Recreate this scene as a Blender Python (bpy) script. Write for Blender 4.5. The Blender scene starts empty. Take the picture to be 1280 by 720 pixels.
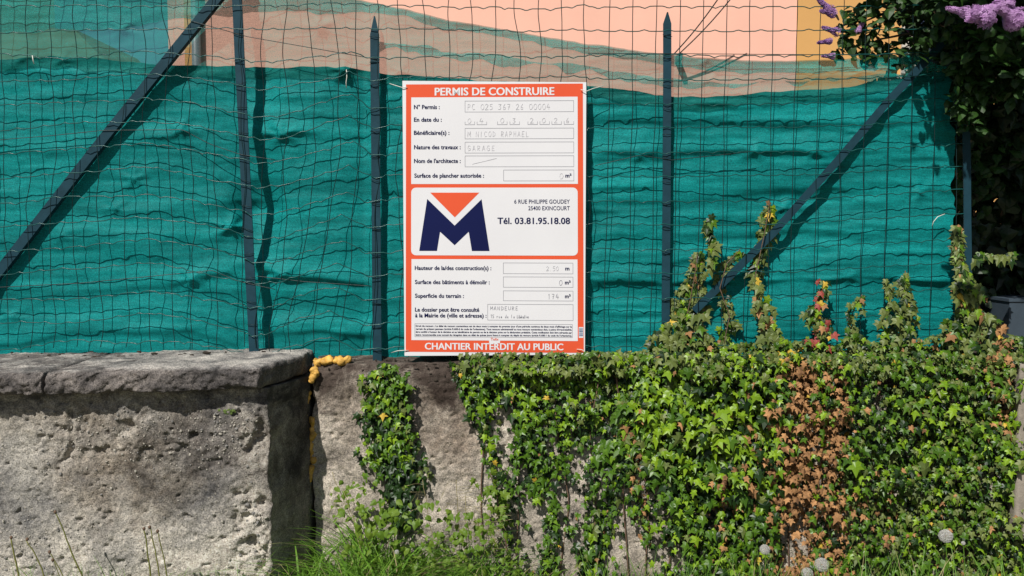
import bpy, math, random
import numpy as np
from mathutils import Vector, Matrix
random.seed(7); RNG = np.random.default_rng(7)
S = bpy.context.scene
COL = S.collection
R = math.radians
# ------------------------------------------------------------------ camera, world, sun
EYE = 1.55; PITCH = 3.5; F = 1083.0
cam = bpy.data.cameras.new('camera'); camo = bpy.data.objects.new('camera', cam); COL.objects.link(camo)
camo.location = (0, 0, EYE); camo.rotation_euler = (R(90-PITCH), 0, 0)
cam.sensor_width = 36; cam.lens = 36*F/1280; cam.clip_start = .05; cam.clip_end = 600
S.camera = camo
SUN_EL, SUN_AZ = 48.0, 27.0          # azimuth: the sun stands to the left behind the camera
w = bpy.data.worlds.new('World'); S.world = w; w.use_nodes = True
nt = w.node_tree; bg = nt.nodes['Background']
sky = nt.nodes.new('ShaderNodeTexSky'); sky.sky_type = 'NISHITA'; sky.sun_disc = False
sky.sun_elevation = R(SUN_EL); sky.sun_rotation = R(180+SUN_AZ)
nt.links.new(sky.outputs[0], bg.inputs[0]); bg.inputs[1].default_value = .05
sl = bpy.data.lights.new('sun', 'SUN'); sl.energy = 5.0; sl.angle = R(.5); sl.color = (1, .965, .91)
so = bpy.data.objects.new('sun', sl); COL.objects.link(so); so.location = (-4, -6, 9)
d_ = Vector((math.sin(R(SUN_AZ))*math.cos(R(SUN_EL)), math.cos(R(SUN_AZ))*math.cos(R(SUN_EL)), -math.sin(R(SUN_EL))))
so.rotation_euler = d_.to_track_quat('-Z', 'Y').to_euler()
S.view_settings.view_transform = 'Standard'; S.view_settings.look = 'None'
S.view_settings.exposure = -0.05; S.view_settings.gamma = 1
S.cycles.max_bounces = 6; S.cycles.transparent_max_bounces = 12

def P(px, py, Y):
    """3-D point at depth Y that the photograph shows at (px, py)"""
    p = R(PITCH); a = (px-640)/F; b = -(py-360)/F
    dy = math.cos(p)+b*math.sin(p); dz = -math.sin(p)+b*math.cos(p)
    t = Y/dy
    return np.array([a*t, Y, EYE+dz*t])
def PV(px, py, Y):
    p = R(PITCH); a = (px-640)/F; b = -(py-360)/F
    dy = math.cos(p)+b*math.sin(p); dz = -math.sin(p)+b*math.cos(p)
    t = Y/dy
    return np.stack([a*t, Y+0*t, EYE+dz*t], -1)
def pix(pts):
    """inverse of P for arrays of points"""
    p = R(PITCH); x = pts[..., 0]; y = pts[..., 1]; z = pts[..., 2]-EYE
    f = y*math.cos(p)-z*math.sin(p); u = y*math.sin(p)+z*math.cos(p)
    return 640+F*x/f, 360-F*u/f
# ------------------------------------------------------------------ noise
def _h(i, j, k, s):
    n = (i*374761393+j*668265263+k*2147483647+s*974711) & 0x7fffffff
    n = ((n ^ (n >> 13))*1274126177) & 0x7fffffff
    n = ((n ^ (n >> 16))*668265263) & 0x7fffffff
    return ((n ^ (n >> 15)) & 0xffff)/65535.0
def vn(p, s=0):
    p = np.asarray(p, float); f = np.floor(p); q = p-f; q = q*q*(3-2*q); i = f.astype(np.int64)
    r = 0
    for a in (0, 1):
        for b in (0, 1):
            for c in (0, 1):
                wx = q[..., 0] if a else 1-q[..., 0]; wy = q[..., 1] if b else 1-q[..., 1]; wz = q[..., 2] if c else 1-q[..., 2]
                r = r+wx*wy*wz*_h(i[..., 0]+a, i[..., 1]+b, i[..., 2]+c, s)
    return r*2-1
def fbm(p, o=4, s=0, g=.5):
    p = np.asarray(p, float); a = 1; r = 0; t = 0
    for k in range(o):
        r = r+a*vn(p*2**k+k*17.3, s+k); t += a; a *= g
    return r/t
def sm(x, a, b):
    t = np.clip((x-a)/(b-a), 0, 1); return t*t*(3-2*t)
# ------------------------------------------------------------------ object helpers
def tag(o, label=None, cat=None, group=None, kind=None):
    if label: o['label'] = label
    if cat: o['category'] = cat
    if group: o['group'] = group
    if kind: o['kind'] = kind
    return o
def empty(name, loc=(0, 0, 0)):
    o = bpy.data.objects.new(name, None); COL.objects.link(o); o.location = loc; o.empty_display_size = .05
    return o
def link(name, me, parent=None, mat=None):
    o = bpy.data.objects.new(name, me); COL.objects.link(o)
    if parent is not None:
        o.parent = parent
    if mat is not None and not me.materials: me.materials.append(mat)
    return o
def mesh(name, v, f, smooth=False):
    me = bpy.data.meshes.new(name)
    v = np.asarray(v, float)
    me.from_pydata(v.tolist(), [], f.tolist() if hasattr(f, 'tolist') else f); me.update()
    if smooth: me.polygons.foreach_set('use_smooth', [True]*len(me.polygons))
    return me
def ob(name, v, f, mat, parent=None, smooth=False):
    """a mesh given in world coordinates; its origin goes to the centre of its foot"""
    v = np.asarray(v, float)
    off = np.array(parent.location) if parent is not None else np.array([(v[:, 0].min()+v[:, 0].max())/2, (v[:, 1].min()+v[:, 1].max())/2, v[:, 2].min()])
    me = mesh(name, v-off, f, smooth); o = link(name, me, parent, mat)
    if parent is None: o.location = off
    return o
def box(x0, x1, y0, y1, z0, z1):
    v = [(x, y, z) for x in (x0, x1) for y in (y0, y1) for z in (z0, z1)]
    return np.array(v), [(0, 1, 3, 2), (4, 6, 7, 5), (0, 4, 5, 1), (2, 3, 7, 6), (0, 2, 6, 4), (1, 5, 7, 3)]
def join(parts):
    V = []; Fs = []; n = 0
    for v, f in parts:
        V.append(np.asarray(v)); Fs += [tuple(int(i)+n for i in q) for q in f]; n += len(v)
    return np.concatenate(V), Fs
def tube(pts, r, n=5, taper=None, flat=None):
    pts = np.asarray(pts, float); m = len(pts)
    t = np.gradient(pts, axis=0); t /= np.linalg.norm(t, axis=1)[:, None]+1e-12
    up = np.array([0., 0, 1]) if abs(t[:, 2]).mean() < .8 else np.array([0., 1, 0])
    a = np.cross(t, up); a /= np.linalg.norm(a, axis=1)[:, None]+1e-12; b = np.cross(a, t)
    rr = np.full(m, r) if taper is None else np.linspace(r, taper, m)
    ang = np.arange(n)*2*math.pi/n
    ring = (a[:, None]*np.cos(ang)[None, :, None]+b[:, None]*np.sin(ang)[None, :, None])*rr[:, None, None]
    v = (pts[:, None]+ring).reshape(-1, 3)
    f = []
    for i in range(m-1):
        for j in range(n):
            k = (j+1) % n; f.append((i*n+j, i*n+k, (i+1)*n+k, (i+1)*n+j))
    f.append(tuple(range(n))[::-1]); f.append(tuple((m-1)*n+j for j in range(n)))
    return v, f
def lattice(xs, ys, zs, fn):
    """surface of a box on uneven lattice lines, moved by fn(points)"""
    ax = [np.asarray(xs), np.asarray(ys), np.asarray(zs)]; n = [len(a) for a in ax]
    quads = []
    for d in range(3):
        u, v = [k for k in range(3) if k != d]
        I, J = np.meshgrid(np.arange(n[u]-1), np.arange(n[v]-1), indexing='ij'); I = I.ravel(); J = J.ravel()
        for side in (0, n[d]-1):
            c = []
            for di, dj in ((0, 0), (1, 0), (1, 1), (0, 1)):
                q = np.zeros((len(I), 3), int); q[:, d] = side; q[:, u] = I+di; q[:, v] = J+dj; c.append(q)
            c = np.stack(c, 1)
            if (side == 0) == (d != 1): c = c[:, ::-1]
            quads.append(c)
    Q = np.concatenate(quads); key = (Q[..., 0]*n[1]+Q[..., 1])*n[2]+Q[..., 2]
    uq, inv = np.unique(key.ravel(), return_inverse=True)
    k = uq % n[2]; j = (uq//n[2]) % n[1]; i = uq//(n[1]*n[2])
    return fn(np.stack([ax[0][i], ax[1][j], ax[2][k]], -1)), inv.reshape(-1, 4)
# ------------------------------------------------------------------ material helpers
def new_mat(name):
    m = bpy.data.materials.new(name); m.use_nodes = True
    return m, m.node_tree, m.node_tree.nodes['Principled BSDF']
def N(t, kind, **kw):
    n = t.nodes.new('ShaderNode'+kind)
    for k, v in kw.items():
        if k in n.inputs: n.inputs[k].default_value = v
        else: setattr(n, k, v)
    return n
def ramp(t, src, stops):
    r = t.nodes.new('ShaderNodeValToRGB'); e = r.color_ramp.elements
    while len(e) < len(stops): e.new(.5)
    for q, (p, c) in zip(e, stops): q.position = p; q.color = (*c, 1) if len(c) == 3 else c
    t.links.new(src, r.inputs[0]); return r.outputs[0]
def mixc(t, f, a, b, mode='MIX'):
    m = t.nodes.new('ShaderNodeMix'); m.data_type = 'RGBA'; m.blend_type = mode
    for s, k in ((f, 0), (a, 6), (b, 7)):
        if isinstance(s, (int, float)): m.inputs[k].default_value = s
        elif isinstance(s, tuple): m.inputs[k].default_value = (*s, 1)
        else: t.links.new(s, m.inputs[k])
    return m.outputs[2]
def noise(t, scale, detail=4, rough=.55, vec=None, dist=0):
    n = N(t, 'TexNoise'); n.inputs['Scale'].default_value = scale; n.inputs['Detail'].default_value = detail
    n.inputs['Roughness'].default_value = rough; n.inputs['Distortion'].default_value = dist
    if vec is not None: t.links.new(vec, n.inputs['Vector'])
    return n.outputs[0]
def pos(t, sc=(1, 1, 1)):
    c = N(t, 'TexCoord'); m = N(t, 'Mapping'); m.inputs['Scale'].default_value = sc
    t.links.new(c.outputs['Object'], m.inputs[0]); return m.outputs[0]
def bump(t, b, h, st, dist=.01):
    n = N(t, 'Bump'); n.inputs['Strength'].default_value = st; n.inputs['Distance'].default_value = dist
    t.links.new(h, n.inputs['Height']); t.links.new(n.outputs[0], b.inputs['Normal'])
def plain(name, c, rough=.6, var=.12, sc=8, bs=0, metal=0, spec=None):
    m, t, b = new_mat(name); v = pos(t)
    n = noise(t, sc, 5, .6, v)
    lo = tuple(x*(1-var) for x in c); hi = tuple(min(1, x*(1+var)) for x in c)
    t.links.new(ramp(t, n, [(.3, lo), (.7, hi)]), b.inputs['Base Color'])
    b.inputs['Roughness'].default_value = rough; b.inputs['Metallic'].default_value = metal
    if spec is not None: b.inputs['Specular IOR Level'].default_value = spec
    if bs: bump(t, b, noise(t, sc*6, 4, .6, v), bs, .004)
    return m
def leaf_mat(name, c1, c2, rough=.40, tr=.10):
    m, t, b = new_mat(name)
    g = N(t, 'NewGeometry'); oi = N(t, 'ObjectInfo')
    a = N(t, 'Math', operation='ADD'); t.links.new(g.outputs['Random Per Island'], a.inputs[0]); t.links.new(oi.outputs['Random'], a.inputs[1])
    fr = N(t, 'Math', operation='FRACT'); t.links.new(a.outputs[0], fr.inputs[0])
    col = ramp(t, fr.outputs[0], [(0, c1), (1, c2)])
    n = noise(t, 60, 3, .6, pos(t))
    col = mixc(t, .35, col, ramp(t, n, [(.35, tuple(x*.6 for x in c1)), (.65, tuple(min(1, x*1.35) for x in c2))]))
    t.links.new(col, b.inputs['Base Color']); b.inputs['Roughness'].default_value = rough
    b.inputs['Specular IOR Level'].default_value = .35
    tb = N(t, 'BsdfTranslucent'); t.links.new(col, tb.inputs[0])
    mx = N(t, 'MixShader'); mx.inputs[0].default_value = tr
    out = t.nodes['Material Output']
    t.links.new(b.outputs[0], mx.inputs[1]); t.links.new(tb.outputs[0], mx.inputs[2]); t.links.new(mx.outputs[0], out.inputs[0])
    return m

def concrete(name, light, mid, dark, stain_sc, speck=.5, bs=.8, dark_top=None, crust=None, stains=()):
    m, t, b = new_mat(name); v = pos(t)
    big = noise(t, stain_sc, 6, .62, v, .4); fine = noise(t, 38, 6, .7, v); gr = noise(t, 170, 4, .7, v)
    col = ramp(t, big, [(.3, dark), (.47, mid), (.62, light)])
    col = mixc(t, .6, col, ramp(t, fine, [(.3, (.32, .31, .30)), (.5, (.5, .49, .47)), (.68, (.78, .75, .70))]), 'OVERLAY')
    col = mixc(t, .75, col, ramp(t, gr, [(.34, (.12, .12, .12)), (.5, (.5, .5, .5)), (.64, (.88, .86, .83))]), 'OVERLAY')
    vo = N(t, 'TexVoronoi'); vo.inputs['Scale'].default_value = 75; t.links.new(v, vo.inputs['Vector'])
    sep = N(t, 'SeparateColor'); t.links.new(vo.outputs['Color'], sep.inputs[0])
    pk = ramp(t, sep.outputs[0], [(.78, (0, 0, 0)), (.82, (1, 1, 1))])
    pd = ramp(t, vo.outputs['Distance'], [(.3, (1, 1, 1)), (.42, (0, 0, 0))])
    pm = mixc(t, 1.0, pk, pd, 'MULTIPLY')
    mm = N(t, 'Math', operation='MULTIPLY'); t.links.new(pm, mm.inputs[0]); mm.inputs[1].default_value = speck
    col = mixc(t, mm.outputs[0], col, (.47, .43, .36))
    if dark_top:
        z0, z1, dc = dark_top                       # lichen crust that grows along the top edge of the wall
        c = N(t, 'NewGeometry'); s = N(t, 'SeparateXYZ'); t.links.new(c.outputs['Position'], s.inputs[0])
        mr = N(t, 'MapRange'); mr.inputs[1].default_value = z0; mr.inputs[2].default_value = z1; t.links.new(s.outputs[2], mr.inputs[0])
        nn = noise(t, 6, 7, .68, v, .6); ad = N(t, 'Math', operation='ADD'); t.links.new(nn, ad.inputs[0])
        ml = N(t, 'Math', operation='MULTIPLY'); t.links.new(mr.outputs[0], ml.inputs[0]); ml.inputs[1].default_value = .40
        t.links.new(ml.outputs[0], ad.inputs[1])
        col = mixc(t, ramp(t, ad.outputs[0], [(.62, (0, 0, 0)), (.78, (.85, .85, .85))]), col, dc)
    gp_ = N(t, 'NewGeometry')
    for (cx, cz, rx, rz, amt, sc_) in stains:      # stains and darker patches, each with a ragged outline of its own
        mp = N(t, 'Mapping'); mp.inputs['Location'].default_value = (-cx/rx, 0, -cz/rz); mp.inputs['Scale'].default_value = (1/rx, 0, 1/rz)
        t.links.new(gp_.outputs['Position'], mp.inputs[0]); le = N(t, 'VectorMath', operation='LENGTH'); t.links.new(mp.outputs[0], le.inputs[0])
        nn = noise(t, 9, 7, .7, v, .5); ad = N(t, 'Math', operation='MULTIPLY_ADD'); t.links.new(nn, ad.inputs[0]); ad.inputs[1].default_value = 2.6; t.links.new(le.outputs['Value'], ad.inputs[2])
        mk = ramp(t, ad.outputs[0], [(0, (1, 1, 1)), (1, (1, 1, 1))])
        mr = N(t, 'MapRange'); mr.inputs[1].default_value = 2.75; mr.inputs[2].default_value = 1.3; mr.inputs[3].default_value = 0; mr.inputs[4].default_value = amt; t.links.new(ad.outputs[0], mr.inputs[0])
        col = mixc(t, mr.outputs[0], col, mixc(t, 1.0, col, sc_, 'MULTIPLY'))
    if crust:
        s = N(t, 'SeparateXYZ'); t.links.new(gp_.outputs['Position'], s.inputs[0])
        mr = N(t, 'MapRange'); mr.inputs[1].default_value = crust[0]; mr.inputs[2].default_value = crust[1]; t.links.new(s.outputs[2], mr.inputs[0])
        nn = noise(t, 9, 7, .7, v, .3); ad = N(t, 'Math', operation='MULTIPLY_ADD'); t.links.new(mr.outputs[0], ad.inputs[0]); ad.inputs[1].default_value = .42; t.links.new(nn, ad.inputs[2])
        col = mixc(t, ramp(t, ad.outputs[0], [(.56, (0, 0, 0)), (.74, (.9, .9, .9))]), col, mixc(t, 1.0, col, crust[2], 'MULTIPLY'))
    t.links.new(col, b.inputs['Base Color']); b.inputs['Roughness'].default_value = .93; b.inputs['Specular IOR Level'].default_value = .2
    h = mixc(t, .5, fine, gr); h2 = mixc(t, .35, h, pm, 'ADD'); bump(t, b, h2, bs, .006)
    return m

def net_mat(name, base, alpha, scale=1.0):
    """woven shade cloth: fine weave, optional see-through"""
    m, t, b = new_mat(name); c = pos(t)
    n1 = noise(t, 3.2, 4, .6, pos(t, (.35, 1, 3.5))); n2 = noise(t, 60, 3, .7, pos(t, (.35, 1, 4.5))); n3 = noise(t, 230, 2, .7, c)
    col = ramp(t, n1, [(.3, tuple(x*.72 for x in base)), (.7, tuple(x*1.22 for x in base))])
    col = mixc(t, .5, col, ramp(t, n2, [(.35, (.34, .34, .34)), (.65, (.68, .7, .69))]), 'OVERLAY')
    col = mixc(t, .7, col, ramp(t, n3, [(.3, (.22, .22, .22)), (.7, (.82, .84, .83))]), 'OVERLAY')
    wv = N(t, 'TexWave'); wv.inputs['Scale'].default_value = 90; wv.inputs['Distortion'].default_value = 1.5; wv.bands_direction = 'Z'
    t.links.new(c, wv.inputs[0])
    wx = N(t, 'TexWave'); wx.inputs['Scale'].default_value = 70; wx.inputs['Distortion'].default_value = 1.0; wx.bands_direction = 'X'
    t.links.new(c, wx.inputs[0])
    t.links.new(col, b.inputs['Base Color']); b.inputs['Roughness'].default_value = .62
    b.inputs['Specular IOR Level'].default_value = .14
    h = mixc(t, .5, wv.outputs[1], wx.outputs[1]); h = mixc(t, .5, h, n3); bump(t, b, h, .35, .002)
    tb = N(t, 'BsdfTranslucent'); t.links.new(col, tb.inputs[0]); mx = N(t, 'MixShader'); mx.inputs[0].default_value = .12
    t.links.new(b.outputs[0], mx.inputs[1]); t.links.new(tb.outputs[0], mx.inputs[2])
    out = t.nodes['Material Output']
    if alpha < 1:
        tp = N(t, 'BsdfTransparent'); m2 = N(t, 'MixShader')
        av = ramp(t, mixc(t, .6, n2, n3), [(.3, (alpha-.14,)*3), (.7, (alpha+.14,)*3)])
        t.links.new(av, m2.inputs[0]); t.links.new(tp.outputs[0], m2.inputs[1]); t.links.new(mx.outputs[0], m2.inputs[2])
        t.links.new(m2.outputs[0], out.inputs[0])
    else: t.links.new(mx.outputs[0], out.inputs[0])
    return m

M = {}
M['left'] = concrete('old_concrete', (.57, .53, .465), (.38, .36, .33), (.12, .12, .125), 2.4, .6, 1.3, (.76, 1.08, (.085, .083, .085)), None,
    ((-1.16, .74, .36, .30, 1.0, (.36, .35, .36)), (-1.38, .60, .16, .16, .8, (.52, .47, .40)), (-1.62, .62, .20, .22, .8, (.52, .45, .38)), (-.90, .70, .10, .9, 1.0, (.36, .34, .33)), (-1.75, .85, .4, .08, .7, (.55, .51, .46)), (-1.93, .62, .10, .2, .3, (.8, .85, .86))))  # the tall narrow entry darkens the block's right side face
M['cope'] = concrete('coping_concrete', (.46, .43, .40), (.27, .255, .245), (.09, .09, .092), 7, .25, 1.2, None, (1.034, 1.012, (.36, .345, .35)))
M['right'] = concrete('lichen_concrete', (.50, .45, .39), (.36, .32, .275), (.17, .15, .13), 5, .35, 1.0, (.70, 1.06, (.05, .033, .027)), None,
    ((-.32, .85, .26, .20, .9, (.30, .26, .24)), (-.72, .85, .20, .16, .8, (.42, .38, .35)), (-.5, .72, .22, .1, .5, (.55, .5, .46)), (-.25, .66, .12, .12, .6, (.55, .45, .38))))
M['ground'] = plain('soil', (.11, .10, .06), .95, .4, 3, .8)
M['pebble_a'] = plain('pale_pebble', (.42, .39, .33), .85, .35, 30, .4)
M['pebble_b'] = plain('grey_pebble', (.22, .21, .195), .85, .3, 30, .4)
M['salmon'] = plain('salmon_render', (.90, .50, .38), .9, .06, 1.0, .3)
M['ochre'] = plain('ochre_render', (.66, .36, .12), .9, .05, 1.2, .12)
M['offwhite'] = plain('off_white_render', (.62, .57, .5), .85, .06, 3, .1)
M['roof'] = plain('brown_timber', (.12, .06, .045), .8, .15, 6)
M['tile'] = plain('red_roof_tile', (.26, .10, .06), .8, .2, 9)
M['shutter'] = plain('dark_blue_paint', (.02, .03, .07), .5, .1, 6)
M['glass'] = plain('dark_glass', (.02, .025, .03), .1, .1, 3)
M['gutter'] = plain('grey_zinc', (.20, .25, .27), .45, .1, 6)
M['sky_blue'] = plain('pale_blue_render', (.07, .28, .36), .8, .06, 2)
M['post'] = plain('blue_grey_steel_paint', (.011, .046, .066), .6, .22, 14, .15, spec=.2)
M['wire'] = plain('green_coated_wire', (.008, .024, .026), .45, .2, 30, spec=.3)
M['hwire'] = plain('green_coated_cross_wire', (.010, .085, .078), .3, .25, 30, spec=.5)
M['twire'] = plain('tension_wire', (.02, .035, .035), .4, .2, 30)
M['net'] = net_mat('green_shade_cloth', (.003, .205, .203), 1)
M['sheer'] = net_mat('sheer_green_shade_cloth', (.008, .17, .15), .57)
M['hem'] = net_mat('hem_green_shade_cloth', (.012, .27, .24), .60)
M['board'] = plain('white_plastic_board', (.80, .79, .81), .42, .03, 3)
M['foam'] = plain('yellow_foam', (.64, .36, .07), .6, .4, 26, .6)
M['tie'] = plain('white_nylon', (.7, .7, .62), .4, .05, 10)
M['bark'] = plain('grey_bark', (.13, .11, .09), .9, .3, 20, .8)
M['stem'] = plain('ivy_stem', (.13, .08, .05), .85, .3, 25, .5)
M['wood'] = plain('weathered_wood', (.30, .26, .21), .9, .25, 18, .6)
M['slate'] = plain('blue_grey_paint', (.045, .065, .085), .6, .15, 8, .2)
M['moss'] = plain('dark_moss', (.035, .026, .018), .98, .4, 60, .8)
M['gmoss'] = plain('green_moss', (.10, .15, .03), .95, .4, 60, .8)
M['lf_bright'] = leaf_mat('ivy_leaf_bright', (.09, .185, .006), (.22, .35, .015))
M['lf_mid'] = leaf_mat('ivy_leaf_green', (.032, .088, .006), (.085, .175, .010))
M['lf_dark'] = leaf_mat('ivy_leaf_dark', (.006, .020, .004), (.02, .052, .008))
M['lf_olive'] = leaf_mat('ivy_leaf_olive', (.06, .095, .018), (.17, .205, .05), .5)
M['lf_brown'] = leaf_mat('ivy_leaf_dead', (.075, .035, .014), (.52, .27, .11), .8, .12)
M['lf_yellow'] = leaf_mat('ivy_leaf_yellow', (.45, .28, .02), (.58, .40, .05), .6)
M['lf_red'] = leaf_mat('ivy_leaf_red', (.22, .03, .03), (.34, .07, .05), .6)
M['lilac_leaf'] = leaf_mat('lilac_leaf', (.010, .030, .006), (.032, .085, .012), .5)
M['hedge_shade_leaf'] = leaf_mat('hedge_shade_leaf', (.008, .018, .008), (.02, .045, .012), .4, .1)  # near black, to carry the deep shade of the gap
M['flower_p'] = leaf_mat('lilac_petal_pink', (.46, .22, .50), (.66, .42, .70), .6, .3)
M['flower_v'] = leaf_mat('lilac_petal_violet', (.26, .11, .34), (.42, .24, .52), .6, .3)
M['grass'] = leaf_mat('grass_blade', (.07, .19, .015), (.19, .36, .04), .5, .3)
M['dry'] = leaf_mat('dry_grass', (.26, .22, .10), (.42, .36, .18), .6, .2)
M['stalk'] = leaf_mat('green_brown_stalk', (.16, .17, .04), (.22, .22, .06), .6, .1)
M['weed'] = leaf_mat('weed_leaf', (.09, .18, .012), (.18, .27, .03), .5, .3)
M['fluff'] = leaf_mat('dandelion_fluff', (.72, .70, .66), (.8, .78, .75), .9, .45)

# ------------------------------------------------------------------ ground: one sheet, a step hidden inside the wall
gy = np.array([-300, -40, -5, 0, 1.5, 2.4, 2.9, 3.2, 3.5, 3.86, 3.9, 4.6, 6, 10, 30, 100, 500.])
gz = np.array([0, 0, 0, 0, 0, 0, 0, .01, .02, .02, .90, .93, .95, .95, .95, .95, .95])
gx = np.concatenate([[-300, -60, -12], np.linspace(-4, 4, 41), [12, 60, 300]])
GX, GY = np.meshgrid(gx, gy, indexing='ij'); GZ = np.tile(gz, (len(gx), 1))
pt = np.stack([GX, GY, GZ], -1); nz = (fbm(pt*3, 3, 5)*.02)*((abs(GX) < 5) & (GY > 1) & (GY < 3.6)); pt[..., 2] += nz
i, j = np.meshgrid(np.arange(len(gx)-1), np.arange(len(gy)-1), indexing='ij'); a = (i*len(gy)+j).ravel()
g = ob('ground', pt.reshape(-1, 3), np.stack([a, a+len(gy), a+len(gy)+1, a+1], -1), M['ground'], None, True); tag(g, kind='structure')

# ------------------------------------------------------------------ left wall (body + two coping slabs + exposed pebbles)
YL = 3.43
def left_front(x, z):
    """how far the old face stands proud (+) or is eaten away (-), metres"""
    p = np.stack([x, x*0, z], -1)
    px, py = pix(np.stack([x, x*0+YL, z], -1))
    d = fbm(p*3, 3, 11)*.014+fbm(p*14, 4, 12)*.009+fbm(p*60, 3, 13)*.0045
    rub = np.exp(-((py-545)/38)**2)*sm(px, 30, 110)*(1-sm(px, 330, 350))*.7+np.exp(-((px-318)/34)**2)*sm(py, 600, 640)+np.exp(-((px-300)/28)**2-((py-545)/30)**2)
    cav = np.clip(fbm(p*19, 3, 21)-.05, 0, 1)
    d -= rub*cav*.09
    crk = np.abs(px-(88+10*np.sin(py*.05)+6*vn(p*30, 4)))
    d -= np.exp(-(crk/3.5)**2)*.02*sm(py, 500, 520)*(1-sm(py, 560, 590))
    ck2 = np.abs(py-(561+6*vn(p*14, 6)-.02*(px-100)))
    d -= np.exp(-(ck2/2.5)**2)*.012*np.clip(.6+2*vn(p*22, 8), 0, 1.4)*sm(px, 85, 110)*(1-sm(px, 210, 250))
    pit = np.clip(fbm(p*45, 2, 31)-.45, 0, 1); d -= pit*.05
    return d
def yaw_l(x): return np.maximum(-.97-x, 0)*-.055
def left_fn(q):
    x, y, z = q.T.copy(); d = left_front(x, z)
    fr = 1-sm(y, YL, YL+.12)
    y2 = y-d*fr+yaw_l(x)*fr
    edge = sm(x, -1.03, -.965)*fr; er = np.abs(fbm(np.stack([x*0, x*0, z*9], -1), 4, 41))*.018+.006
    x2 = x-edge*er
    x2 = x2+sm(y, YL, 3.75)*.085*(x > -1.1)*sm(x, -1.1, -.965)
    sd = sm(x, -1.0, -.965)*fbm(np.stack([x*0, y, z], -1)*18, 4, 42)*.012
    return np.stack([x2+sd, y2, z], -1)
xs = np.concatenate([[-4.5, -3.5, -2.9, -2.5, -2.3], np.arange(-2.16, -.9649, .0055)])
ys = np.concatenate([np.linspace(YL, 3.8, 26), [4.15]]); zs = np.concatenate([[-.1, .1], np.arange(.17, .945, .0055)])
xs[-1] = -.965
lw = empty('concrete_wall', (-1.8, 3.7, 0))
tag(lw, 'weathered grey concrete wall block with pebbles showing, projecting at the left under a thick coping', 'wall')
v, f = lattice(xs, ys, zs, left_fn); ob('wall_body', v, f, M['left'], lw, True)
def cope(x0, x1, seed):
    z0, z1 = .944, 1.036; y0, y1 = 3.365, 4.2
    def fn(q):
        x, y, z = q.T.copy(); c = q.copy()
        ex = np.minimum(x-x0, x1-x); ey = y-y0; ez = np.minimum(z-z0, z1-z)
        p = c*1.0
        n = fbm(p*6, 4, seed); n2 = fbm(p*26, 4, seed+3); n3 = fbm(p*80, 2, seed+5)
        rr = .006+.007*vn(p*9, seed+1)                       # worn arris
        fy = 1-np.clip(ey/.03, 0, 1); fz = 1-np.clip(ez/.02, 0, 1); fx = 1-np.clip(ex/.03, 0, 1)
        y2 = y+fy*fz*rr*1.2+fy*(n*.020+n2*.018+n3*.009); z2 = z+np.where(z > (z0+z1)/2, -1, 1)*fz*np.maximum(fy, fx)*rr*.8+(n*.006+n2*.006+n3*.003)
        x2 = x+np.where(x > (x0+x1)/2, -1, 1)*fx*(np.maximum(fy, fz)*rr)+fx*(n*.016+n2*.012)*(.3 if x0 < -4 else 1)
        if x1 > -1:
            x2 = x2+sm(y, y0, 3.75)*.085*sm(x, -1.15, x1)
        y2 = y2+yaw_l(x)*1.2*(1-sm(y, y0, y0+.3)); z2 = z2+np.maximum(-1.0-x, 0)*-.012
        return np.stack([x2, y2, z2], -1)
    gx = np.arange(x0, x1+.001, .0065) if x0 > -2.3 else np.concatenate([[x0], np.arange(-2.3, x1+.001, .0065)])
    gx[-1] = x1
    return lattice(gx, np.concatenate([np.arange(y0, y0+.05, .006), np.arange(y0+.05, 3.95, .012), [y1]]), np.linspace(z0, z1, 15), fn)
for x0, x1, sd in ((-4.5, -1.7995, 50), (-1.7955, -.985, 60)):
    v, f = cope(x0, x1, sd); ob('coping', v, f, M['cope'], lw, True)

def ico(sub=1):
    import bmesh
    bm = bmesh.new(); bmesh.ops.create_icosphere(bm, subdivisions=sub, radius=1)
    v = np.array([q.co[:] for q in bm.verts]); f = [tuple(q.index for q in fa.verts) for fa in bm.faces]; bm.free(); return v, f
ICO, ICOF = ico(1); ICO2, ICO2F = ico(2)
peb = []
for k in range(7):
    s = np.array([1, .7+.3*random.random(), .6+.3*random.random()])
    me = mesh('pebble', ICO*s*(1+.16*fbm(ICO*1.3+k*9, 2, k)[:, None]*2.8), ICOF, False)
    me.materials.append(M['pebble_a'] if k % 3 else M['pebble_b']); peb.append(me)
cand = []
while len(cand) < 650:
    px = random.uniform(-30, 345); py = random.uniform(503, 725)
    wgt = .03+.9*math.exp(-((py-545)/32)**2)*(px > 60)+1.2*math.exp(-((px-322)/26)**2)*(py > 620)+.5*math.exp(-((py-680)/30)**2)*math.exp(-((px-60)/50)**2)+.7*math.exp(-((px-300)/25)**2-((py-545)/25)**2)
    if random.random() > wgt: continue
    big = math.exp(-((px-318)/26)**2)*(py > 630)
    r = random.choice([.0025, .003, .004, .005, .0065])*(.8+.5*random.random())*(1+1.1*big*random.random())
    cand.append((r, px, py))
cand.sort(reverse=True); stuff = []
for n_, (r, px, py) in enumerate(cand):
    q = P(px, py, YL)
    if q[0] > -.985 or q[2] > .925: continue
    d = float(left_front(np.array([q[0]]), np.array([q[2]]))[0]); y = YL-d+float(yaw_l(q[0])); q[1] = y-r*.2
    rot = Matrix.Rotation(random.uniform(0, 6.3), 3, 'Y') @ Matrix.Rotation(random.uniform(-.4, .4), 3, 'X')
    if n_ < 280:
        o = link('pebble', peb[n_ % 7], lw); o.location = Vector(q)-lw.location; o.rotation_euler = rot.to_euler(); o.scale = (r, r, r)
    else:
        stuff.append(((np.array(rot) @ (ICO*np.array([r, r*.8, r*.65])).T).T+q, ICOF))
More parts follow.
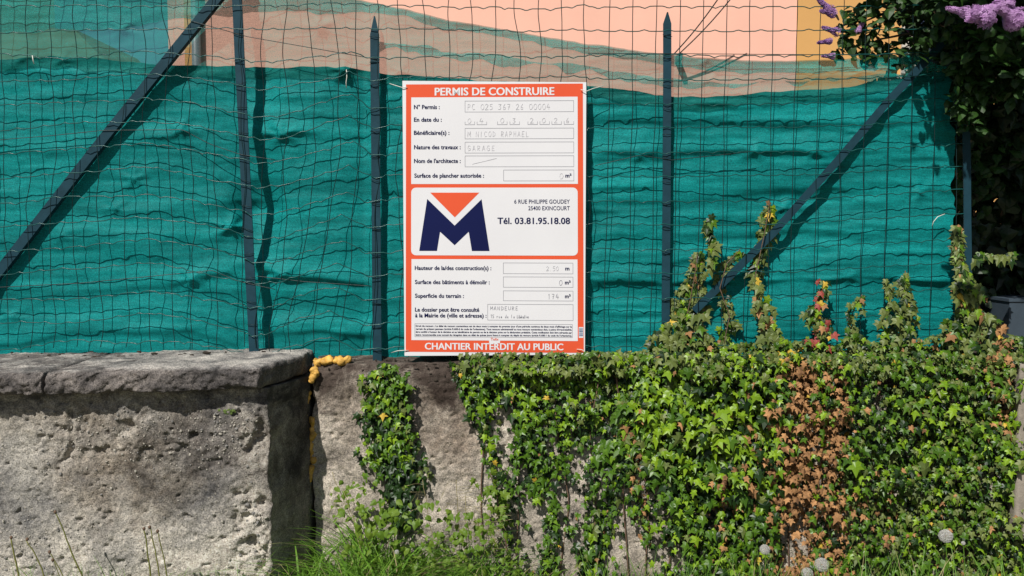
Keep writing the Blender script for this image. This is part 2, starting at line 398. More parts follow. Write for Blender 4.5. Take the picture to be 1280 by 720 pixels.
v, f = join(stuff); o = ob('small_pebbles', v, f, M['pebble_a'], lw, True); o['kind'] = 'stuff'
# moss cushions
def cushion(name, px, py, Y, rx, rz, mat, parent, seed):
    c = P(px, py, Y); v = ICO2*np.array([rx, min(rx, rz)*.8, rz]); v = v*(1+.45*fbm(ICO2*2.2+seed, 3, seed)[:, None])+c
    return ob(name, v, ICO2F, mat, parent, True)
for k, (px, py, Y, rx, rz) in enumerate([(193, 442, 3.72, .016, .006), (218, 452, 3.58, .013, .005), (258, 441, 3.74, .02, .007), (240, 444, 3.7, .01, .005), (152, 446, 3.72, .02, .006)]+[(random.uniform(5, 340), random.uniform(439, 449)+(8 if random.random() < .25 else 0), 3.74, random.uniform(.003, .012), random.uniform(.002, .004)) for _ in range(40)]+[ (120, 447, 3.72, .025, .008), (95, 449, 3.74, .02, .007), (60, 452, 3.74, .024, .008), (165, 447, 3.7, .012, .005)]):
    cushion('moss', px, py, Y, rx, rz, M['moss'], lw, k)
for k, (px, py, rx) in enumerate([(286+random.gauss(0, 5), 514+random.gauss(0, 3), .0035+.005*random.random()) for _ in range(14)]+[(257+random.gauss(0, 3), 516+random.gauss(0, 2), .004) for _ in range(5)]+[(93+random.gauss(0, 4), 540+random.gauss(0, 7), .0045) for _ in range(10)]):
    cushion('moss', px, py, 3.42, rx, rx*.9, M['gmoss'], lw, k+20)

# ------------------------------------------------------------------ right wall
YR = 3.74
def right_front(x, z):
    p = np.stack([x, x*0, z], -1)
    return fbm(p*4, 3, 71)*.016+fbm(p*17, 4, 72)*.011+fbm(p*60, 3, 73)*.0055-np.clip(fbm(p*38, 3, 75)-.35, 0, 1)*.035
def right_fn(q):
    x, y, z = q.T.copy(); d = right_front(x, z); fr = 1-sm(y, YR, YR+.15)
    tp = sm(z, .93, 1.005); n = fbm(q*7, 4, 77)
    y2 = y-d*fr+tp*fr*(.02+.012*n)-(1-sm(z, .2, 1.0))*.02*fr
    z2 = z+sm(z, .9, 1.0)*(n*.010+fbm(q*30, 3, 78)*.005-.012*fr)
    x2 = x+(1-sm(x, -.868, -.83))*(fbm(q*12, 3, 79)*.02)
    return np.stack([x2, y2, z2], -1)
rw = empty('concrete_wall', (.8, 3.9, 0))
tag(rw, 'low rough wall under the permit board, dark lichen on top and ivy over its right part', 'wall')
xs = np.concatenate([np.arange(-.868, .35, .006), np.arange(.35, 2.6, .02), [3.2, 4.5]])
ys = np.concatenate([np.arange(YR, 3.95, .012), [4.15]]); zs = np.concatenate([[-.1, .1], np.arange(.17, 1.009, .006)])
v, f = lattice(xs, ys, zs, right_fn); ob('wall_body', v, f, M['right'], rw, True)
for k in range(60):
    px = random.uniform(400, 600); py = 448+random.random()**2*60; Y = YR if py > 453 else 3.79
    if px < 455 and py > 470: continue
    if py < 453: py = 450
    cushion('moss', px, py, Y+.003, (.003+.010*random.random()**2), (.002+.006*random.random()**2), M['moss'], rw, k+40)

# ------------------------------------------------------------------ expanding foam in the joint
fm = empty('expanding_foam', tuple(P(390, 600, 3.70)))
tag(fm, 'yellow expanding foam squeezed out of the crack between the two walls', 'foam')
def blob_run(pts, seed, parent, name='foam_bead'):
    q = np.array([P(x, y, Y) for x, y, Y, _ in pts]); rad = np.array([p[3] for p in pts]); t = np.linspace(0, 1, len(q)); tt = np.linspace(0, 1, len(q)*7)
    c = np.stack([np.interp(tt, t, q[:, k]) for k in range(3)], -1); c += np.stack([fbm(c*45, 2, seed+k) for k in range(3)], -1)*.006
    rr_ = np.interp(tt, t, rad)*np.sqrt(np.clip(np.minimum(tt, 1-tt)*12, .05, 1)); v, f = tube(c, 1, 18); v = v.reshape(len(c), 18, 3)
    d = (v-c[:, None])*rr_[:, None, None]; w1 = c[:, None]+d
    lump = 1+.55*fbm(w1*75, 2, seed)[..., None]+.75*np.abs(fbm(w1*38, 2, seed+4))[..., None]+.12*fbm(w1*260, 2, seed+2)[..., None]
    return ob(name, (c[:, None]+d*lump).reshape(-1, 3), f, M['foam'], parent, True)
for k, run in enumerate([[(392+3.4*i, 453.5-.25*i+1.2*math.sin(i*1.9), 3.765+.008*math.sin(i*2.9), .0145+.004*math.sin(i*1.3+1)) for i in range(15)],
              [(391, 459, 3.72, .014), (394, 465, 3.71, .015), (391, 472, 3.715, .013), (388, 478, 3.72, .010)],
              [(383+1.5*math.sin(i), 486+6*i, 3.725, .008+.003*math.sin(i*1.3)) for i in range(7)],
              [(388+3*math.sin(i*.4)+.15*i, 520+3.2*i, 3.738+.006*math.sin(i*2.1), .0115+.003*math.sin(i*1.2)) for i in range(20)],
              [(390-.9*i, 582+5*i, 3.722, .012-.0007*i) for i in range(8)]]):
    blob_run(run, k*20, fm)

# ------------------------------------------------------------------ fence: posts, braces, wires
YW = 3.80
fence = empty('wire_fence', (0, 3.81, 1.0))
tag(fence, 'tall green welded wire fence on blue grey steel posts standing on the wall', 'fence', None)
xsW = [-60, 0, 100, 180, 240, 292, 318, 350, 395, 430, 462, 500, 620, 735, 840, 900, 1000, 1090, 1190, 1250]
dyW = [2, 3, -4, -10, -2, 10, 17, 14, -2, -13, 4, 0, 0, 0, 1, 0, -1, -6, -13, -16]
def wire_xy(px, py):
    px = np.asarray(px, float); py = np.asarray(py, float)
    k = sm(py, 30, 120)
    dy = np.interp(px, xsW, dyW); dy = dy*np.where(px > 700, .25+.75*sm(py, 60, 260)*(px > 850), k)
    q = np.stack([px*.012, py*.03, px*0], -1)
    dy = dy+fbm(q, 2, 301)*5*(px < 735)+fbm(q, 2, 302)*2
    mid = np.exp(-((px-395)/65)**2)
    dx = mid*(9*np.sin(py/95.)-14*sm(py, 250, 440))+fbm(np.stack([px*.02, py*.015, px*0+4], -1), 2, 303)*(7*(px < 735)+2.2)
    lean = -.02*(py-60)*(px > 735)+.018*(py-100)*(px < 300)
    return px+dx+lean, py+dy
def wire_Y(px, py):
    q = np.stack([np.asarray(px)*.009, np.asarray(py)*.009, np.asarray(px)*0+9], -1)
    return YW+fbm(q, 2, 310)*.014*(np.abs(np.asarray(px)-618) > 130)-.004
pxh = np.arange(-40, 1209, 3.0)
for r in range(16):
    py = -22+30.3*r+np.zeros_like(pxh); x, y = wire_xy(pxh, py)
    cr = np.abs(((pxh-733) % 29.1)/29.1-.5)*2                 # crimp in every cell
    y = y+np.where(cr < .45, (1-cr/.45)*2.6, 0)*(1 if r % 2 else -.8)
    if y.max() < -25: continue
    pts = PV(x, y, wire_Y(pxh, py)-.002); v, f = tube(pts, .0021, 4); ob('horizontal_wire', v, f, M['hwire'], fence, True)
pyv = np.arange(-40, 452, 5.0)
for c in range(-27, 17):
    px = 733+29.1*c+np.zeros_like(pyv); x, y = wire_xy(px, pyv)
    bot = 438 if px[0] < 340 else 446; m_ = y < bot
    pts = PV(x, y, wire_Y(px, pyv)+.001)[m_]; v, f = tube(pts, .0017, 4); ob('vertical_wire', v, f, M['wire'], fence, True)
for pl in ([(-40, 178), (60, 170), (130, 163), (228, 162), (262, 180), (300, 193), (345, 200)], [(-40, 361), (100, 354), (265, 338), (300, 352), (345, 362)],
           [(238, 26), (310, 46), (390, 60), (476, 75)], [(735, 67), (840, 67), (960, 68), (1190, 69)], [(744, 207), (800, 194), (840, 200), (945, 189)], [(320, 345), (380, 352), (470, 358)]):
    xx = np.arange(pl[0][0], pl[-1][0], 6.0); yy = np.interp(xx, [p[0] for p in pl], [p[1] for p in pl])
    v, f = tube(PV(xx, yy, YW+.004+0*xx), .0016, 5); ob('tension_wire', v, f, M['twire'], fence, True)
def post(px0, py0, px1, py1, wpx, tip, dep=.030):
    """T-iron: front flange and a web behind it, spear-cut top"""
    Y = 3.806; hw = wpx/285/2
    a = P(px0, py0, Y); b = P(px1, py1, Y); tz = tip/285
    L = []
    for (w0, w1, ya, yb) in ((-hw, hw, Y, Y+.006), (-.004, .004, Y+.006, Y+dep)):
        rows = [(b, w0, w1)]
        steps = 8
        for s in range(1, steps+1):
            q = b+(a-b)*s/steps
            if s == steps: q = q-np.array([0, 0, tz])
            j = (random.random()-.5)*.0015; rows.append((q+np.array([j, 0, 0]), w0, w1))
        if tip: rows.append((a, w0*.12, w1*.12))
        v = []; f = []
        for q, u0, u1 in rows: v += [(q[0]+u0, ya, q[2]), (q[0]+u1, ya, q[2]), (q[0]+u1, yb, q[2]), (q[0]+u0, yb, q[2])]
        for k in range(len(rows)-1):
            for e in range(4): n2 = (e+1) % 4; f.append((k*4+e, k*4+n2, k*4+4+n2, k*4+4+e))
        f.append((3, 2, 1, 0)); k = len(rows)*4; f.append((k-4, k-3, k-2, k-1)); L.append((np.array(v), f))
    v, f = join(L); return ob('post', v, f, M['post'], fence)
def clips(x0, y0, x1, y1, hw):
    for k in range(16):
        py = -22+30.3*k+6; x = x0+(x1-x0)*(py-y0)/(y1-y0)
        if py < max(y0, 0)+22 or py > y1-8: continue
        a = P(x-hw, py+random.uniform(-3, 3), 3.801); b = P(x+hw, py+random.uniform(-3, 3), 3.801); m = (a+b)/2-np.array([0, .003, 0])
        v, f = tube([a, m, b], .0013, 5); ob('wire_clip', v, f, M['wire'], fence, True)
clips(294, -40, 317.5, 446, 7); clips(468, 20, 471.5, 456, 6.5); clips(834.5, 15, 832, 456, 6)
post(294, -40, 317.5, 446, 12, 0, .05)
post(468, 20, 471.5, 456, 11, 22); post(834.5, 15, 832, 456, 10, 14)
post(1206, -30, 1212, 450, 9, 0)
def brace(pts, w):
    pts = [P(x, y, Y) for x, y, Y in pts]; L = []
    d = pts[-1]-pts[0]; d /= np.linalg.norm(d); nrm = np.cross(d, [0, -1, 0]); nrm /= np.linalg.norm(nrm)
    if nrm[2] < 0: nrm = -nrm
    bk = np.array([0, 1., 0])
    for (o0, o1, b0, b1) in ((-w/2, w/2, 0, .005), (-w/2, -w/2+.005, .005, .030)):
        v = []; f = []
        for q in pts: v += [q+nrm*o0+bk*b0, q+nrm*o1+bk*b0, q+nrm*o1+bk*b1, q+nrm*o0+bk*b1]
        for k in range(len(pts)-1):
            for e in range(4): n2 = (e+1) % 4; f.append((k*4+e, k*4+n2, k*4+4+n2, k*4+4+e))
        f.append((3, 2, 1, 0)); k = len(pts)*4; f.append((k-4, k-3, k-2, k-1)); L.append((np.array(v), f))
    v, f = join(L); ob('brace', v, f, M['post'], fence)
brace([(-30, 374, 3.808), (0, 337, 3.808), (135, 165, 3.808), (275, -8, 3.808), (300, -38, 3.808)], .041)
brace([(868, 389, 3.808), (965, 293, 3.808), (1048, 200, 3.808), (1110, 127, 3.808), (1180, 52, 3.808)], .033)

# ------------------------------------------------------------------ shade nets
nx = [-120, 0, 100, 200, 270, 312, 335, 352, 400, 430, 463, 478, 560, 735, 800, 835, 900, 1000, 1100, 1190, 1260]
nd = [.042, .040, .042, .052, .08, .105, .105, .075, .085, .095, .12, .045, .06, .052, .05, .048, .055, .06, .05, .06, .07]
ridges = [  # (points, forward bulge, width above px, width below px)
    ([(735, 352), (840, 350), (900, 349), (1000, 347), (1100, 345), (1192, 350)], .019, 26, 5),
    ([(735, 192), (800, 190), (845, 188), (960, 187), (1060, 190), (1192, 196)], .012, 16, 6),
    ([(735, 150), (900, 148), (1050, 152), (1192, 150)], .010, 14, 8), ([(735, 128), (900, 132), (1192, 126)], .010, 9, 6),
    ([(735, 232), (900, 236), (1192, 228)], .009, 16, 10), ([(760, 290), (900, 284), (1192, 290)], .012, 22, 12), ([(735, 318), (900, 322), (1192, 312)], .010, 12, 8),
    ([(-60, 434), (30, 428), (70, 415), (140, 412), (240, 414), (280, 424), (300, 430)], .013, 18, 5),
    ([(318, 335), (345, 339), (385, 346), (470, 354)], .024, 14, 5), ([(240, 350), (262, 342), (296, 340)], .016, 10, 5),
    ([(322, 168), (345, 160), (400, 166)], .014, 10, 5), ([(320, 414), (400, 412), (470, 416)], .018, 18, 5),
    ([(-60, 190), (100, 186), (220, 168)], .009, 12, 7), ([(160, 262), (300, 255)], .008, 20, 12), ([(-60, 300), (90, 296), (200, 310)], .008, 20, 12),
    ([(-60, 366), (130, 360), (260, 346)], .008, 10, 7)]
dimples = [(78, 75), (30, 72), (168, 223), (76, 294), (238, 349), (14, 396), (226, 163), (288, 284), (430, 88), (352, 168), (144, 260), (352, 345), (500, 90),
           (945, 189), (800, 194), (1075, 165), (733, 345), (842, 92), (888, 100), (1076, 90), (885, 73), (1020, 190), (1150, 240), (1060, 347), (900, 348), (980, 260), (1176, 150), (255, 20), (400, 34), (150, 36)]
def net_depth(px, py):
    d = np.interp(px, nx, nd); z = px*0
    for dxp in (-8, 8): z = z+np.interp(px+dxp, nx, nd)
    d = (d+z)/3
    # hollow behind the leaning post
    d = d+np.exp(-((px-325)/30)**2)*(.020*np.exp(-((py-85)/40)**2)+.055*np.exp(-((py-262)/32)**2)-.012*np.exp(-((py-165)/26)**2)-.02*np.exp(-((py-340)/24)**2))
    d = d+np.exp(-((px-960)/70)**2-((py-300)/60)**2)*.03
    for pts, amp, wa, wb in ridges:
        X = [p[0] for p in pts]; yr = np.interp(px, X, [p[1] for p in pts])+2.5*vn(np.stack([px*.03, px*0, px*0+amp*100], -1), 5)
        s = sm(px, X[0]-15, X[0]+20)*(1-sm(px, X[-1]-20, X[-1]+15)); t = py-yr
        d = d-amp*s*np.where(t < 0, np.exp(-(t/wa)**2), np.exp(-(t/wb)**2))
    q = np.stack([px*.006, py*.02, px*0], -1); d = d+fbm(q, 3, 401)*.012
    q = np.stack([px*.010, py*.085, px*0+3], -1); d = d+fbm(q, 3, 402)*np.where(px > 735, .013, .006)
    q = np.stack([px*.08, py*.08, px*0+3], -1); d = d+fbm(q, 2, 403)*.0012
    q = np.stack([px*.022, py*.10, px*0+6], -1); d = d-np.abs(fbm(q, 3, 404))*.0052+np.abs(fbm(np.stack([px*.05, py*.045, px*0+6], -1), 3, 405))*.004
    for k, (x, y) in enumerate(dimples):
        dx = (px-x)*(.55 if k % 2 else .8); dy = py-y; rr = np.sqrt(dx*dx+dy*dy)
        th = np.arctan2(dy, dx); t = np.exp(-rr/(6.5+2.5*np.cos(5*th+k))); d = d-np.maximum(d-.014, 0)*t*.62
    # pushed back behind post flanges and the board
    for x in (834, 470, 1208): d = d+(1-sm(np.abs(px-x), 7, 20))*np.maximum(.038-d, 0)
    lx = (px-305.5)-(py-220)*.053; d = d+(1-sm(np.abs(lx), 7, 20))*np.maximum(.04-d, 0)
    for (xa, ya, xb, yb) in ((0, 337, 275, -8), (868, 389, 1180, 52)):
        t = ((px-xa)*(xb-xa)+(py-ya)*(yb-ya))/((xb-xa)**2+(yb-ya)**2); t = np.clip(t, 0, 1)
        rr = np.hypot(px-xa-t*(xb-xa), py-ya-t*(yb-ya)); d = d+(1-sm(rr, 9, 24))*np.maximum(.034-d, 0)+(1-sm(rr, 12, 40))*(.036-d)*.6*(px < 400)*(px > -60)
    return np.maximum(d, .012)
def net_sheet(name, x0, x1, top, bot, off, mat, parent, step=2.6, side_wav=0, hole=0):
    n = int((x1-x0)/step)+1; px = np.linspace(x0, x1, n); tp = top(px); bt = bot(px)
    m_ = int((bt-tp).max()/2.3)+2; t = np.linspace(0, 1, m_)
    PX = np.repeat(px[:, None], m_, 1); PY = tp[:, None]+(bt-tp)[:, None]*t[None]
    if side_wav: PX = PX+sm(PX, x1-25, x1)*(fbm(np.stack([PY*.06, PY*0, PY*0], -1), 3, 8)*side_wav)
    pts = PV(PX, PY, YW+net_depth(PX, PY)+off).reshape(-1, 3)
    i, j = np.meshgrid(np.arange(n-1), np.arange(m_-1), indexing='ij'); a = (i*m_+j).ravel()
    fc = np.stack([a, a+1, a+m_+1, a+m_], -1)
    if hole:
        cx = PX.reshape(-1)[a]; cy = PY.reshape(-1)[a]
        hn = fbm(np.stack([cx*.05, cy*.09, cx*0], -1), 3, 91)
        fc = fc[~((hn > .12) & (cx > 1112) & (cy < 112))]
    return ob(name, pts, fc, mat, parent, True)
def itp(pts): 
    X = [p[0] for p in pts]; Y = [p[1] for p in pts]; return lambda x: np.interp(x, X, Y)
wig = lambda x, s, a: a*fbm(np.stack([x*.045, x*0, x*0+s], -1), 3, 7)
top1 = itp([(-60, -45), (380, -32), (420, -8), (470, 4), (560, 24), (640, 38), (730, 54), (830, 67), (900, 74), (1000, 76), (1080, 73), (1120, 69), (1192, 62)])
hemb = itp([(-60, 40), (150, 36), (216, 24), (330, 16), (440, 17), (500, 20), (560, 36), (640, 48), (730, 66), (830, 82), (900, 90), (1000, 92), (1080, 90), (1192, 88)])
top2 = itp([(-60, 79), (0, 76), (40, 70), (100, 72), (200, 80), (300, 84), (400, 84), (432, 82), (480, 92), (560, 98), (640, 102), (730, 105), (820, 119), (880, 123), (960, 116), (1060, 108), (1120, 98), (1192, 88)])
bot2 = itp([(-60, 459), (0, 455), (70, 446), (150, 442), (240, 440), (330, 441), (400, 447), (470, 450), (600, 452), (1192, 452)])
net = empty('shade_net', (0, 3.87, 1.0))
tag(net, 'green woven privacy netting stretched behind the wire fence, sheer along its top', 'netting')
net_sheet('opaque_netting', -60, 1192, lambda x: top2(x)+wig(x, 1, 3), lambda x: bot2(x)+wig(x, 2, 3), .006, M['net'], net, side_wav=9)
net_sheet('sheer_netting', -60, 1192, lambda x: top1(x)+wig(x, 3, 2), lambda x: top2(x)+14+wig(x, 4, 5), 0, M['sheer'], net, side_wav=9, hole=1)
net_sheet('hem', -60, 1192, lambda x: top1(x)+1.5+wig(x, 3, 2), lambda x: hemb(x)+wig(x, 5, 5), -.004, M['hem'], net, side_wav=9, hole=1)
net_sheet('fold_strip', 470, 1130, lambda x: (hemb(x)*.55+top2(x)*.45)+wig(x, 6, 5), lambda x: (hemb(x)*.40+top2(x)*.60)+wig(x, 7, 9), -.006, M['hem'], net)

def small_tie(name, pts, r, label, parent=None, Y=3.792):
    v, f = tube(np.array([P(x, y, Y+dy) for x, y, dy in pts]), r, 5); o = ob(name, v, f, M['tie'], parent, True)
    if parent is None: tag(o, label, 'cable tie', 'cable ties holding the netting')
    return o
small_tie('cable_tie', [(40.5, 69.5, 0), (41.2, 74, -.004), (42.5, 80, 0)], .0022, 'short white cable tie standing on the netting at the far left')
small_tie('cable_tie', [(433, 87, 0), (433.6, 96, -.005), (432.6, 103, -.005), (433, 110, -.002)], .0018, 'long white cable tie hanging left of the second fence post')
small_tie('cable_tie', [(1165, 283, 0), (1167, 277, -.005), (1172, 271, -.008), (1181, 267.5, -.004)], .0016, 'curved white cable tie loose end near the right edge of the netting')

# ------------------------------------------------------------------ permit board
TL, TR, BL = P(503, 101, 3.752), P(733, 104, 3.788), P(506, 445, 3.752)
SW = float(np.linalg.norm(TR[:2]-TL[:2])); SH = float(TL[2]-BL[2]); yawS = math.atan2(TR[1]-TL[1], TR[0]-TL[0])
sg = empty('permit_sign', ((TL[0]+TR[0])/2, 3.770, BL[2])); sg.rotation_euler = (0, 0, yawS)
tag(sg, 'white and orange building permit board tied to the wire fence above the wall', 'sign')
def UV(px, py):
    l = 503+3*(py-102)/343; r = 733-3*(py-103)/341; t = 101+3*(px-503)/230; b = 445-3*(px-503)/230
    return ((px-l)/(r-l)-.5)*SW, (1-(py-t)/(b-t))*SH
def sob(name, v, f, mat):
    o = link(name, mesh(name, v, f), sg, mat); return o
def flat(name, polys, mat, off):
    L = []
    for pl in polys:
        v = [(UV(x, y)[0], -off, UV(x, y)[1]) for x, y in pl]; L.append((np.array(v), [tuple(range(len(v)))[::-1]]))
    v, f = join(L); return sob(name, v, f, mat)
def rr(x0, y0, x1, y1, r=0):
    if not r: return [(x0, y0), (x1, y0), (x1, y1), (x0, y1)]
    o = []
    for cx, cy, a0 in ((x1-r, y0+r, -90), (x1-r, y1-r, 0), (x0+r, y1-r, 90), (x0+r, y0+r, 180)):
        for k in range(6): a = R(a0+k*18); o.append((cx+r*math.cos(a), cy+r*math.sin(a)))
    return o
v, f = box(-SW/2, SW/2, 0, .0035, 0, SH); bo = sob('board', v, f, M['board'])
bo.modifiers.new('b', 'BEVEL').width = .0007
M['orange'] = plain('orange_print', (.80, .105, .04), .45, .03, 3, spec=.25); M['navy'] = plain('navy_print', (.008, .012, .07), .5, .1, 3, spec=.12)
M['grey'] = plain('grey_print', (.30, .30, .33), .5, .05, 3); M['pen'] = plain('faded_pen', (.50, .49, .52), .5, .25, 40)
M['white'] = plain('white_print', (.80, .79, .81), .42, .03, 3); M['ink'] = plain('dark_pen', (.22, .22, .26), .5, .3, 40)
M['sticker'] = plain('grey_blue_print', (.22, .26, .36), .5, .3, 60)
flat('orange_ground', [rr(507.5, 105.5, 728.5, 439.5)], M['orange'], .0005)
flat('form_panel', [rr(514, 121.5, 721.8, 228.5)], M['white'], .0010)
flat('logo_panel', [rr(514, 233, 721.5, 317.5, 6)], M['white'], .0010)
flat('form_panel', [rr(514.5, 322.3, 721, 424.6)], M['white'], .0010)
flat('logo_triangle', [[(537.5, 239.2), (598.5, 239.2), (568, 270)]], M['orange'], .0014)
flat('logo_letter', [[(533.8, 247), (567.8, 280.2), (567.8, 304.8), (549.8, 288), (546, 312), (524, 312)], [(567.8, 280.2), (601.3, 247.4), (611.2, 312), (589.2, 312), (585.3, 288), (567.8, 304.8)]], M['navy'], .0014)
BOXES = [(580.5, 126, 717, 140), (580.5, 159.5, 717, 173), (580.5, 176.5, 717, 190.5), (580.5, 193.5, 717, 207.5), (628.5, 211, 717, 225),
         (628, 326.5, 715.5, 340.5), (628, 344, 715.5, 357.5), (628, 361.5, 715.5, 374.5), (608.5, 378.5, 715.5, 399), (518.5, 403.5, 714.5, 420.5)]
def frame(x0, y0, x1, y1, t=.55): return [rr(x0, y0, x1, y0+t), rr(x0, y1-t, x1, y1), rr(x0, y0+t, x0+t, y1-t), rr(x1-t, y0+t, x1, y1-t)]
for b_ in BOXES: flat('field_box', frame(*b_), M['grey'], .0014)
dt = []
for x in (580.5, 595.5, 621, 636.5, 659, 674, 689, 704.5): dt += [rr(x, 155, x+12.5, 155.6), rr(x, 151.5, x+.55, 155), rr(x+12, 151.5, x+12.5, 155)]
flat('date_marks', dt, M['grey'], .0014)['kind'] = 'stuff'
flat('sticker', [rr(722.3, 407, 728, 420.5)], M['white'], .0008)
flat('sticker_print', [rr(722.7, 408+k*1.6, 727.6, 408.9+k*1.6+.3*(k % 3)) for k in range(7)], M['sticker'], .0012)
flat('maker_tab', [rr(610.5, 420.8, 624, 428)], M['white'], .0012)
# print: the built-in font, turned to mesh
def text_mesh(body, bold):
    c = bpy.data.curves.new('t', 'FONT'); c.body = body; c.offset = bold; c.resolution_u = 3; c.space_character = 1.0+bold*1.5
    o = bpy.data.objects.new('t', c); COL.objects.link(o); bpy.context.view_layer.update()
    me = bpy.data.meshes.new_from_object(o.evaluated_get(bpy.context.evaluated_depsgraph_get())); bpy.data.objects.remove(o)
    v = np.array([q.co[:] for q in me.vertices]); f = [tuple(p.vertices) for p in me.polygons]; bpy.data.meshes.remove(me); return v, f
CAP = text_mesh('H', 0)[0][:, 1].max()
def text(name, body, x0, x1, yb, cap, bold, mat, off=.0018, shear=0):
    """fits body between x0 and x1 with its baseline on yb and capitals cap px high"""
    v, f = text_mesh(body, min(bold, .012 if cap > 7 else .010)); a, b = v[:, 0].min(), v[:, 0].max()
    if shear: v[:, 0] += v[:, 1]*shear; a, b = v[:, 0].min(), v[:, 0].max()
    px = x0+(v[:, 0]-a)/(b-a)*(x1-x0); py = yb-v[:, 1]/CAP*cap
    L = []
    for k, dx in enumerate((0,) if bold < .015 else (0, cap*(bold-.008)*(2.3 if cap > 7 else 1.7))):     # a bold face: struck twice
        L.append((np.array([(UV(x+dx, y)[0], -off-k*.0003, UV(x+dx, y)[1]) for x, y in zip(px, py)]), f))
    q, f = join(L)
    return sob(name, q, f, mat)
text('heading', 'PERMIS DE CONSTRUIRE', 543, 692, 119.2, 9.2, .035, M['white'], .0012)
text('heading', 'CHANTIER INTERDIT AU PUBLIC', 531, 702.5, 436.3, 8.2, .03, M['white'], .0012)
for s, x0, x1, yb in (("N° Permis :", 517.3, 549, 135.8), ("En date du :", 517.3, 551.5, 151.3), ("Bénéficiaire(s) :", 517.3, 561, 167.5), ("Nature des travaux :", 517.5, 575, 185.3),
                      ("Nom de l'architecte :", 517.5, 575, 202.3), ("Surface de plancher autorisée :", 517.8, 604, 220.5), ("Hauteur de la/des construction(s) :", 518.5, 613, 335.8),
                      ("Surface des bâtiments à démolir :", 518.7, 611, 353.5), ("Superficie du terrain :", 518.8, 579, 370.8), ("Le dossier peut être consulté", 518.8, 598, 388.3), ("à la Mairie de (ville et adresse) :", 519, 607, 395.6)):
    text('printed_line', s, x0, x1, yb, 5.0, .042, M['navy'])
for s, x0, x1, yb in (("m²", 706, 713.5, 220.5), ("m", 705.5, 710.5, 335.8), ("m²", 705, 712, 353.3), ("m²", 705, 712, 370.6)): text('printed_line', s, x0, x1, yb, 4.8, .045, M['navy'])
text('address_line', '6 RUE PHILIPPE GOUDEY', 642, 711.5, 252.8, 4.9, .012, M['navy']); text('address_line', '25400 EXINCOURT', 659.5, 711.5, 261, 4.9, .012, M['navy'])
text('address_line', 'Tél. 03.81.95.18.08', 621, 711.5, 278, 7.6, .024, M['navy'])
for k, s in enumerate(["Droit de recours : Le délai de recours contentieux est de deux mois à compter du premier jour d'une période continue de deux mois d'affichage sur le",
                       "terrain du présent panneau (article R.600-2 du code de l'urbanisme). Tout recours administratif ou tout recours contentieux doit, à peine d'irrecevabilité,",
                       "être notifié à l'auteur de la décision et au bénéficiaire du permis ou de la décision prise sur la déclaration préalable. Cette notification doit être adressée par",
                       "lettre recommandée avec accusé de réception dans un délai de quinze jours francs à compter du dépôt du recours (article R.600-1 du code de l'urbanisme)."]):
    text('small_print', s, 519.8, 713.5, 407.6+3.75*k, 2.15, .03, M['navy'])
